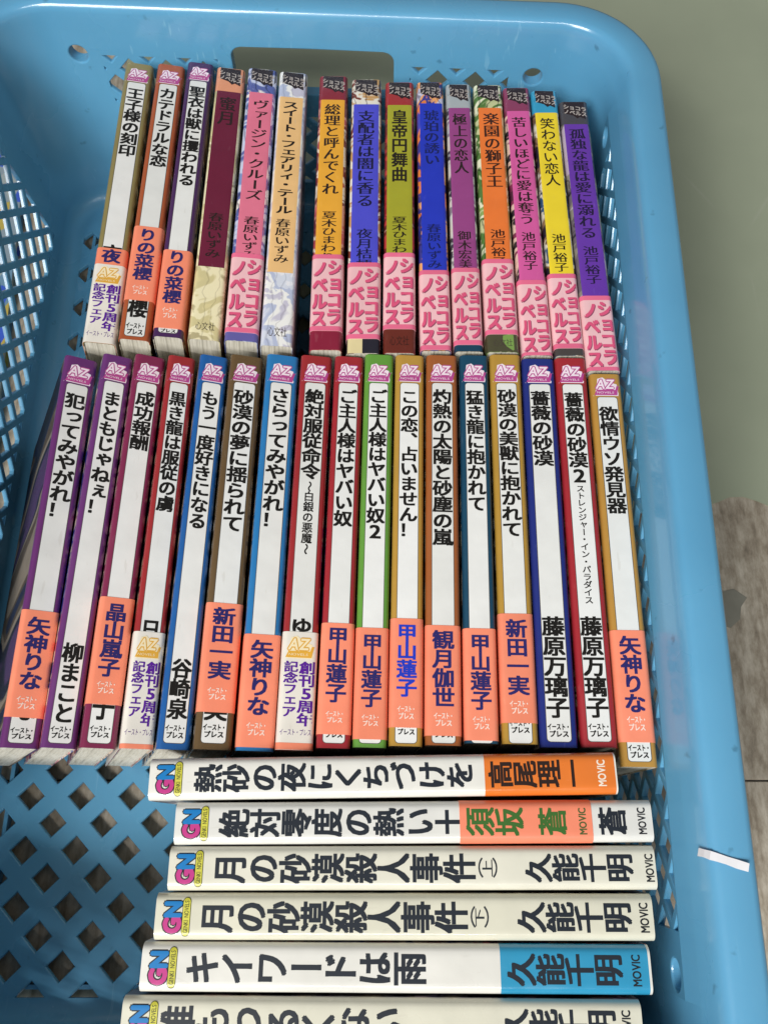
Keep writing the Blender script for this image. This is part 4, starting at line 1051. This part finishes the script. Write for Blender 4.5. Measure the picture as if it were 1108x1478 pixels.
   ('v', 'band_lettering', 'ショコラ', 3.957, 7.75, 121.85, 159.55, '8c4560', 0.05, 0.27),
   ('v', 'band_lettering', 'ノベルス', -3.327, 7.75, 122.85, 160.55, '8c4560', 0.05, 0.27),
  ]),
 dict(kind='CH', head=(-9.42, 251.92, 118.0), yaw=-0.17, length=172.07, width=16.22, lean=0, cover='b0a090', art=12,
  label='violet blue spined paperback with white top, between the orange and the olive ones',
  items=[
   ('panel', 'spine_panel', '24222e', -0.5, 0.5, 162.7, 172.02, 0, 0.02),
   ('panel', 'spine_panel', '4c4cc8', -0.42, 0.42, 17.7, 124.6, 0, 0.04),
   ('panel', 'foot_print', 'e3d3a0', -0.47, -0.02, 163.8, 171.97, 0, 0.035),
   ('choco_logo', 1.2, 11.5, 0.08),
   ('v', 'title_lettering', '支配者は闇に香る', 0.0, 9.083, 22.2, 86.5, '16143a', -0.028, 0.08),
   ('v', 'author_lettering', '夜月桔梗', 0.0, 8.11, 99.9, 124.6, '16143a', -0.02, 0.08),
   ('band', 'paper_band', 'f3c0c4', 120.5, 164.2, 0.2),
   ('panel', 'band_stripe', 'ec6f92', -0.5, 0.5, 120.53, 123.1, 0, 0.24),
   ('panel', 'band_stripe', 'ec6f92', -0.5, 0.5, 161.6, 164.17, 0, 0.24),
   ('v', 'band_lettering', 'ショコラ', 3.812, 8.11, 123.7, 161.0, 'e0587f', 0.05, 0.3),
   ('v', 'band_lettering', 'ノベルス', -3.812, 8.11, 124.7, 162.0, 'e0587f', 0.05, 0.3),
   ('v', 'band_lettering', 'ショコラ', 4.127, 8.11, 124.15, 161.45, '8c4560', 0.05, 0.27),
   ('v', 'band_lettering', 'ノベルス', -3.497, 8.11, 125.15, 162.45, '8c4560', 0.05, 0.27),
  ]),
 dict(kind='CH', head=(8.47, 249.9, 118.0), yaw=-0.44, length=169.69, width=15.53, lean=0, cover='a83030', art=13,
  label='olive yellow spined paperback with red top and brown foot',
  items=[
   ('panel', 'spine_panel', 'a83030', -0.5, 0.5, 0.05, 16.2, 0, 0.02),
   ('panel', 'spine_panel', '6c2a1e', -0.5, 0.5, 153.8, 169.64, 0, 0.02),
   ('panel', 'spine_panel', 'a8a62c', -0.42, 0.42, 16.2, 116.4, 0, 0.04),
   ('choco_logo', 1.2, 11.5, 0.08),
   ('v', 'title_lettering', '皇帝円舞曲', 0.0, 8.697, 19.9, 68.4, '241c10', 0.028, 0.08),
   ('v', 'author_lettering', '夏木ひまわり', 0.0, 7.765, 90.3, 117.4, '241c10', -0.02, 0.08),
   ('h', 'publisher_lettering', '心文社', 0, 9.318, 161.0, 165.5, '3a1812', -0.002, 0.08),
   ('band', 'paper_band', 'f3c0c4', 112.6, 156.8, 0.2),
   ('panel', 'band_stripe', 'ec6f92', -0.5, 0.5, 112.63, 115.2, 0, 0.24),
   ('panel', 'band_stripe', 'ec6f92', -0.5, 0.5, 154.2, 156.77, 0, 0.24),
   ('v', 'band_lettering', 'ショコラ', 3.65, 7.765, 115.8, 153.6, 'e0587f', 0.05, 0.3),
   ('v', 'band_lettering', 'ノベルス', -3.65, 7.765, 116.8, 154.6, 'e0587f', 0.05, 0.3),
   ('v', 'band_lettering', 'ショコラ', 3.965, 7.765, 116.25, 154.05, '8c4560', 0.05, 0.27),
   ('v', 'band_lettering', 'ノベルス', -3.335, 7.765, 117.25, 155.05, '8c4560', 0.05, 0.27),
  ]),
 dict(kind='CH', head=(24.84, 249.9, 118.0), yaw=-0.13, length=168.55, width=14.65, lean=0, cover='b0a090', art=14,
  label='vivid blue spined paperback with orange flecks at the top',
  items=[
   ('panel', 'spine_panel', '1c1a1c', -0.5, 0.5, 165.5, 168.5, 0, 0.02),
   ('panel', 'spine_panel', '2438c0', -0.4, 0.44, 15.0, 126.7, 0, 0.04),
   ('choco_logo', 1.2, 11.5, 0.08),
   ('v', 'title_lettering', '琥珀の誘い', 0.293, 8.204, 19.9, 57.4, '121a5c', -0.028, 0.08),
   ('v', 'author_lettering', '春原いずみ', 0.293, 7.325, 95.0, 122.2, '121a5c', -0.02, 0.08),
   ('band', 'paper_band', 'f3c0c4', 123.0, 168.3, 0.2),
   ('panel', 'band_stripe', 'ec6f92', -0.5, 0.5, 123.03, 125.6, 0, 0.24),
   ('panel', 'band_stripe', 'ec6f92', -0.5, 0.5, 165.7, 168.27, 0, 0.24),
   ('v', 'band_lettering', 'ショコラ', 3.443, 7.325, 126.2, 165.1, 'e0587f', 0.05, 0.3),
   ('v', 'band_lettering', 'ノベルス', -3.443, 7.325, 127.2, 166.1, 'e0587f', 0.05, 0.3),
   ('v', 'band_lettering', 'ショコラ', 3.758, 7.325, 126.65, 165.55, '8c4560', 0.05, 0.27),
   ('v', 'band_lettering', 'ノベルス', -3.128, 7.325, 127.65, 166.55, '8c4560', 0.05, 0.27),
  ]),
 dict(kind='CH', head=(40.22, 248.4, 118.0), yaw=-0.1, length=167.42, width=13.77, lean=0, cover='a8aeb0', art=15,
  label='plum purple spined paperback with a light grey top and dark teal foot',
  items=[
   ('panel', 'spine_panel', 'a8aeb0', -0.5, 0.5, 0.05, 16.7, 0, 0.02),
   ('panel', 'spine_panel', '123e58', -0.5, 0.5, 162.0, 167.37, 0, 0.02),
   ('panel', 'spine_panel', '9c4688', -0.42, 0.42, 16.7, 123.2, 0, 0.04),
   ('choco_logo', 1.2, 11.5, 0.08),
   ('v', 'title_lettering', '極上の恋人', 0.0, 7.711, 20.8, 61.6, '2a1a18', -0.028, 0.08),
   ('v', 'author_lettering', '御木宏美', 0.0, 6.885, 97.9, 120.7, '2a1a18', -0.02, 0.08),
   ('band', 'paper_band', 'f3c0c4', 120.1, 164.0, 0.2),
   ('panel', 'band_stripe', 'ec6f92', -0.5, 0.5, 120.13, 122.7, 0, 0.24),
   ('panel', 'band_stripe', 'ec6f92', -0.5, 0.5, 161.4, 163.97, 0, 0.24),
   ('v', 'band_lettering', 'ショコラ', 3.236, 6.885, 123.3, 160.8, 'e0587f', 0.05, 0.3),
   ('v', 'band_lettering', 'ノベルス', -3.236, 6.885, 124.3, 161.8, 'e0587f', 0.05, 0.3),
   ('v', 'band_lettering', 'ショコラ', 3.551, 6.885, 123.75, 161.25, '8c4560', 0.05, 0.27),
   ('v', 'band_lettering', 'ノベルス', -2.921, 6.885, 124.75, 162.25, '8c4560', 0.05, 0.27),
  ]),
 dict(kind='CH', head=(56.17, 247.9, 118.0), yaw=-0.05, length=167.3, width=15.52, lean=0, cover='b0a090', art=16,
  label='orange spined paperback with green leaves on its top and foot',
  items=[
   ('panel', 'spine_panel', '4c4a34', -0.5, 0.5, 155.7, 167.25, 0, 0.02),
   ('panel', 'spine_panel', 'f17c34', -0.38, 0.46, 16.2, 118.5, 0, 0.04),
   ('choco_logo', 1.2, 11.5, 0.08),
   ('leaf', 157.7, 166.5),
   ('v', 'title_lettering', '楽園の獅子王', 0.621, 8.691, 19.9, 70.2, '3a1c10', -0.028, 0.08),
   ('v', 'author_lettering', '池戸裕子', 0.621, 7.76, 96.3, 118.5, '3a1c10', -0.02, 0.08),
   ('h', 'publisher_lettering', '心文社', 0, 9.312, 160.6, 164.0, '4a4038', -0.002, 0.08),
   ('band', 'paper_band', 'f3c0c4', 114.4, 157.7, 0.2),
   ('panel', 'band_stripe', 'ec6f92', -0.5, 0.5, 114.43, 117.0, 0, 0.24),
   ('panel', 'band_stripe', 'ec6f92', -0.5, 0.5, 155.1, 157.67, 0, 0.24),
   ('v', 'band_lettering', 'ショコラ', 3.647, 7.76, 117.6, 154.5, 'e0587f', 0.05, 0.3),
   ('v', 'band_lettering', 'ノベルス', -3.647, 7.76, 118.6, 155.5, 'e0587f', 0.05, 0.3),
   ('v', 'band_lettering', 'ショコラ', 3.962, 7.76, 118.05, 154.95, '8c4560', 0.05, 0.27),
   ('v', 'band_lettering', 'ノベルス', -3.332, 7.76, 119.05, 155.95, '8c4560', 0.05, 0.27),
  ]),
 dict(kind='CH', head=(71.46, 245.89, 118.0), yaw=0.25, length=167.18, width=14.42, lean=0, cover='8a3a5c', art=3,
  label='magenta pink spined paperback with maroon top, third from right in the far row',
  items=[
   ('panel', 'spine_panel', '8a3a5c', -0.5, 0.5, 0.05, 16.4, 0, 0.02),
   ('panel', 'spine_panel', 'd65c9e', -0.42, 0.42, 16.4, 128.9, 0, 0.04),
   ('choco_logo', 1.2, 11.5, 0.08),
   ('v', 'title_lettering', '苦しいほどに愛は奪う', 0.0, 8.075, 20.8, 91.5, '2a1a18', -0.028, 0.08),
   ('v', 'author_lettering', '池戸裕子', 0.0, 7.21, 96.0, 119.0, '2a1a18', -0.02, 0.08),
   ('band', 'paper_band', 'f3c0c4', 124.8, 168.1, 0.2),
   ('panel', 'band_stripe', 'ec6f92', -0.5, 0.5, 124.83, 127.4, 0, 0.24),
   ('panel', 'band_stripe', 'ec6f92', -0.5, 0.5, 165.5, 168.07, 0, 0.24),
   ('v', 'band_lettering', 'ショコラ', 3.389, 7.21, 128.0, 164.9, 'e0587f', 0.05, 0.3),
   ('v', 'band_lettering', 'ノベルス', -3.389, 7.21, 129.0, 165.9, 'e0587f', 0.05, 0.3),
   ('v', 'band_lettering', 'ショコラ', 3.704, 7.21, 128.45, 165.35, '8c4560', 0.05, 0.27),
   ('v', 'band_lettering', 'ノベルス', -3.074, 7.21, 129.45, 166.35, '8c4560', 0.05, 0.27),
  ]),
 dict(kind='CH', head=(86.32, 243.9, 118.0), yaw=0.34, length=165.18, width=14.25, lean=0, cover='3498be', art=0,
  label='bright yellow spined paperback with a light blue top',
  items=[
   ('panel', 'spine_panel', '3498be', -0.5, 0.5, 0.05, 15.6, 0, 0.02),
   ('panel', 'spine_panel', '4a4442', -0.5, 0.5, 159.5, 165.13, 0, 0.02),
   ('panel', 'spine_panel', 'f4d830', -0.42, 0.42, 15.6, 122.8, 0, 0.04),
   ('choco_logo', 1.2, 11.5, 0.08),
   ('v', 'title_lettering', '笑わない恋人', 0.0, 7.98, 19.5, 65.1, '1c1810', 0.012, 0.08),
   ('v', 'author_lettering', '池戸裕子', 0.0, 7.125, 95.1, 118.1, '1c1810', -0.02, 0.08),
   ('band', 'paper_band', 'f3c0c4', 119.1, 161.4, 0.2),
   ('panel', 'band_stripe', 'ec6f92', -0.5, 0.5, 119.13, 121.7, 0, 0.24),
   ('panel', 'band_stripe', 'ec6f92', -0.5, 0.5, 158.8, 161.37, 0, 0.24),
   ('v', 'band_lettering', 'ショコラ', 3.349, 7.125, 122.3, 158.2, 'e0587f', 0.05, 0.3),
   ('v', 'band_lettering', 'ノベルス', -3.349, 7.125, 123.3, 159.2, 'e0587f', 0.05, 0.3),
   ('v', 'band_lettering', 'ショコラ', 3.664, 7.125, 122.75, 158.65, '8c4560', 0.05, 0.27),
   ('v', 'band_lettering', 'ノベルス', -3.034, 7.125, 123.75, 159.65, '8c4560', 0.05, 0.27),
  ]),
 dict(kind='CH', head=(101.59, 235.98, 118.0), yaw=0.3, length=165.46, width=15.36, lean=0, cover='484448', art=17,
  label='deep purple spined paperback at the right end of the far row',
  items=[
   ('panel', 'spine_panel', '484448', -0.5, 0.5, 0.05, 15.7, 0, 0.02),
   ('panel', 'spine_panel', '6b38ac', -0.42, 0.42, 15.7, 127.0, 0, 0.04),
   ('choco_logo', 1.2, 11.5, 0.08),
   ('v', 'title_lettering', '孤独な龍は愛に溺れる', 0.0, 8.602, 18.9, 90.2, '20123a', -0.028, 0.08),
   ('v', 'author_lettering', '池戸裕子', 0.0, 7.68, 94.7, 117.3, '20123a', -0.02, 0.08),
   ('band', 'paper_band', 'f3c0c4', 124.0, 166.1, 0.2),
   ('panel', 'band_stripe', 'ec6f92', -0.5, 0.5, 124.03, 126.6, 0, 0.24),
   ('panel', 'band_stripe', 'ec6f92', -0.5, 0.5, 163.5, 166.07, 0, 0.24),
   ('v', 'band_lettering', 'ショコラ', 3.61, 7.68, 127.2, 162.9, 'e0587f', 0.05, 0.3),
   ('v', 'band_lettering', 'ノベルス', -3.61, 7.68, 128.2, 163.9, 'e0587f', 0.05, 0.3),
   ('v', 'band_lettering', 'ショコラ', 3.925, 7.68, 127.65, 163.35, '8c4560', 0.05, 0.27),
   ('v', 'band_lettering', 'ノベルス', -3.295, 7.68, 128.65, 164.35, '8c4560', 0.05, 0.27),
  ]),
 dict(kind='GN', head=(-89.28, -111.28, 124.0), yaw=90.77, length=178.02, width=15.75, lean=0.0, cover='e6e4dc', art=0,
  label='white sideways book with an orange author block, nearest the paperbacks',
  items=[
   ('gn_logo', 2.9, 9.5, 0.06),
   ('panel', 'colour_block', 'e57a2c', -0.5, 0.5, 127.6, 177.4, 0, 0.03),
   ('v', 'title_lettering', '熱砂の夜にくちづけを', 0, 10.395, 17.3, 123.6, '1f2630', 0.034, 0.08),
   ('v', 'author_lettering', '高尾理一', 0, 10.08, 129.2, 166.2, '2c1a14', 0.034, 0.08),
   ('h', 'maker_lettering', 'MOVIC', 0, 9.765, 170.5, 173.9, 'f6ead8', 0.03, 0.08),
  ]),
 dict(kind='GN', head=(-78.1, -127.09, 124.0), yaw=90.31, length=178.45, width=15.27, lean=0.0, cover='e6e5e0', art=7,
  label='white sideways book wrapped in a salmon band with green lettering',
  items=[
   ('gn_logo', 2.9, 9.5, 0.06),
   ('v', 'title_lettering', '絶対零度の熱い土', 0, 10.078, 16.7, 108.9, '1f2630', 0.034, 0.08),
   ('v', 'author_lettering', '蒼', 0, 10.078, 158.5, 168.9, '1f2630', 0.034, 0.08),
   ('band', 'paper_band', 'f88e6e', 106.4, 155.9, 0.2),
   ('v', 'band_lettering', '須坂', 0, 10.078, 108.7, 130.5, '3c6a2c', 0.03, 0.28),
   ('v', 'band_lettering', '蒼', 0, 10.078, 135.9, 146.5, '3c6a2c', 0.03, 0.28),
   ('h', 'band_maker_lettering', 'MOVIC', 0, 9.467, 150.7, 153.8, '4a6030', 0.03, 0.28),
   ('h', 'maker_lettering', 'MOVIC', 0, 9.467, 172.8, 176.1, '1c2026', 0.03, 0.08),
  ]),
 dict(kind='GN', head=(-78.99, -142.57, 124.0), yaw=90.08, length=178.74, width=15.45, lean=0.0, cover='e2dfcf', art=0,
  label='cream sideways book marked as the upper volume, third in its stack',
  items=[
   ('gn_logo', 2.9, 9.5, 0.06),
   ('v', 'title_lettering', '月の砂漠殺人事件', 0, 10.197, 16.7, 112.8, '1f2630', 0.034, 0.08),
   ('v', 'volume_lettering', '上', 0, 6.18, 114.98, 119.12, '2a3036', 0.012, 0.08),
   ('v', 'volume_lettering', '（', 0, 6.952, 109.394, 115.394, '2a3036', 0.012, 0.08),
   ('v', 'volume_lettering', '）', 0, 6.952, 118.706, 124.706, '2a3036', 0.012, 0.08),
   ('v', 'author_lettering', '久能千明', 0, 9.888, 130.9, 170.6, '1f2630', 0.034, 0.08),
   ('h', 'maker_lettering', 'MOVIC', 0, 9.579, 174.7, 178.0, '1c2026', 0.03, 0.08),
  ]),
 dict(kind='GN', head=(-82.38, -158.52, 124.0), yaw=89.89, length=179.32, width=15.89, lean=0.0, cover='dfdcc9', art=0,
  label='cream sideways book marked as the lower volume, fourth in its stack',
  items=[
   ('gn_logo', 3.0, 9.6, 0.06),
   ('v', 'title_lettering', '月の砂漠殺人事件', 0, 10.487, 16.5, 112.8, '1f2630', 0.034, 0.08),
   ('v', 'volume_lettering', '下', 0, 6.356, 115.0, 118.6, '2a3036', 0.012, 0.08),
   ('v', 'volume_lettering', '（', 0, 7.151, 109.36, 115.36, '2a3036', 0.012, 0.08),
   ('v', 'volume_lettering', '）', 0, 7.151, 118.24, 124.24, '2a3036', 0.012, 0.08),
   ('v', 'author_lettering', '久能千明', 0, 10.17, 130.5, 171.7, '1f2630', 0.034, 0.08),
   ('h', 'maker_lettering', 'MOVIC', 0, 9.852, 174.2, 177.7, '1c2026', 0.03, 0.08),
  ]),
 dict(kind='GN', head=(-85.81, -174.64, 124.0), yaw=89.66, length=180.07, width=16.22, lean=0.0, cover='e6e4dd', art=2,
  label='white sideways book with a turquoise blue author block',
  items=[
   ('gn_logo', 2.9, 9.5, 0.06),
   ('panel', 'colour_block', '2f93bb', -0.5, 0.5, 126.9, 179.2, 0, 0.03),
   ('v', 'title_lettering', 'キイワードは雨', 0, 10.705, 15.8, 101.0, '1f2630', 0.034, 0.08),
   ('v', 'author_lettering', '久能千明', 0, 10.381, 129.4, 170.2, '1f2630', 0.034, 0.08),
   ('h', 'maker_lettering', 'MOVIC', 0, 10.056, 173.1, 176.5, '1c2026', 0.03, 0.08),
  ]),
 dict(kind='GN', head=(-91.01, -191.41, 124.0), yaw=89.54, length=180.3, width=15.98, lean=0.0, cover='dddac8', art=17,
  label='cream sideways book cut off by the lower edge of the view',
  items=[
   ('gn_logo', 2.9, 9.5, 0.06),
   ('v', 'title_lettering', '誰もつるくない', 0, 10.547, 13.8, 98.7, '1f2630', 0.034, 0.08),
   ('v', 'author_lettering', '久能千明', 0, 10.227, 131.3, 171.5, '1f2630', 0.034, 0.08),
   ('h', 'maker_lettering', 'MOVIC', 0, 9.908, 173.1, 176.5, '1c2026', 0.03, 0.08),
  ]),
]

for d in BOOKS:
    g = {'AZ': None, 'CH': 'paperbacks with coloured spines in the far row', 'GN': 'sideways books stacked at the front of the basket'}[d['kind']]
    if d['kind'] == 'AZ': g = 'paperbacks with white spine panels in the middle row' if d['head'][1] < 150 else 'paperbacks with white spine panels in the far row'
    build_book(d, g)
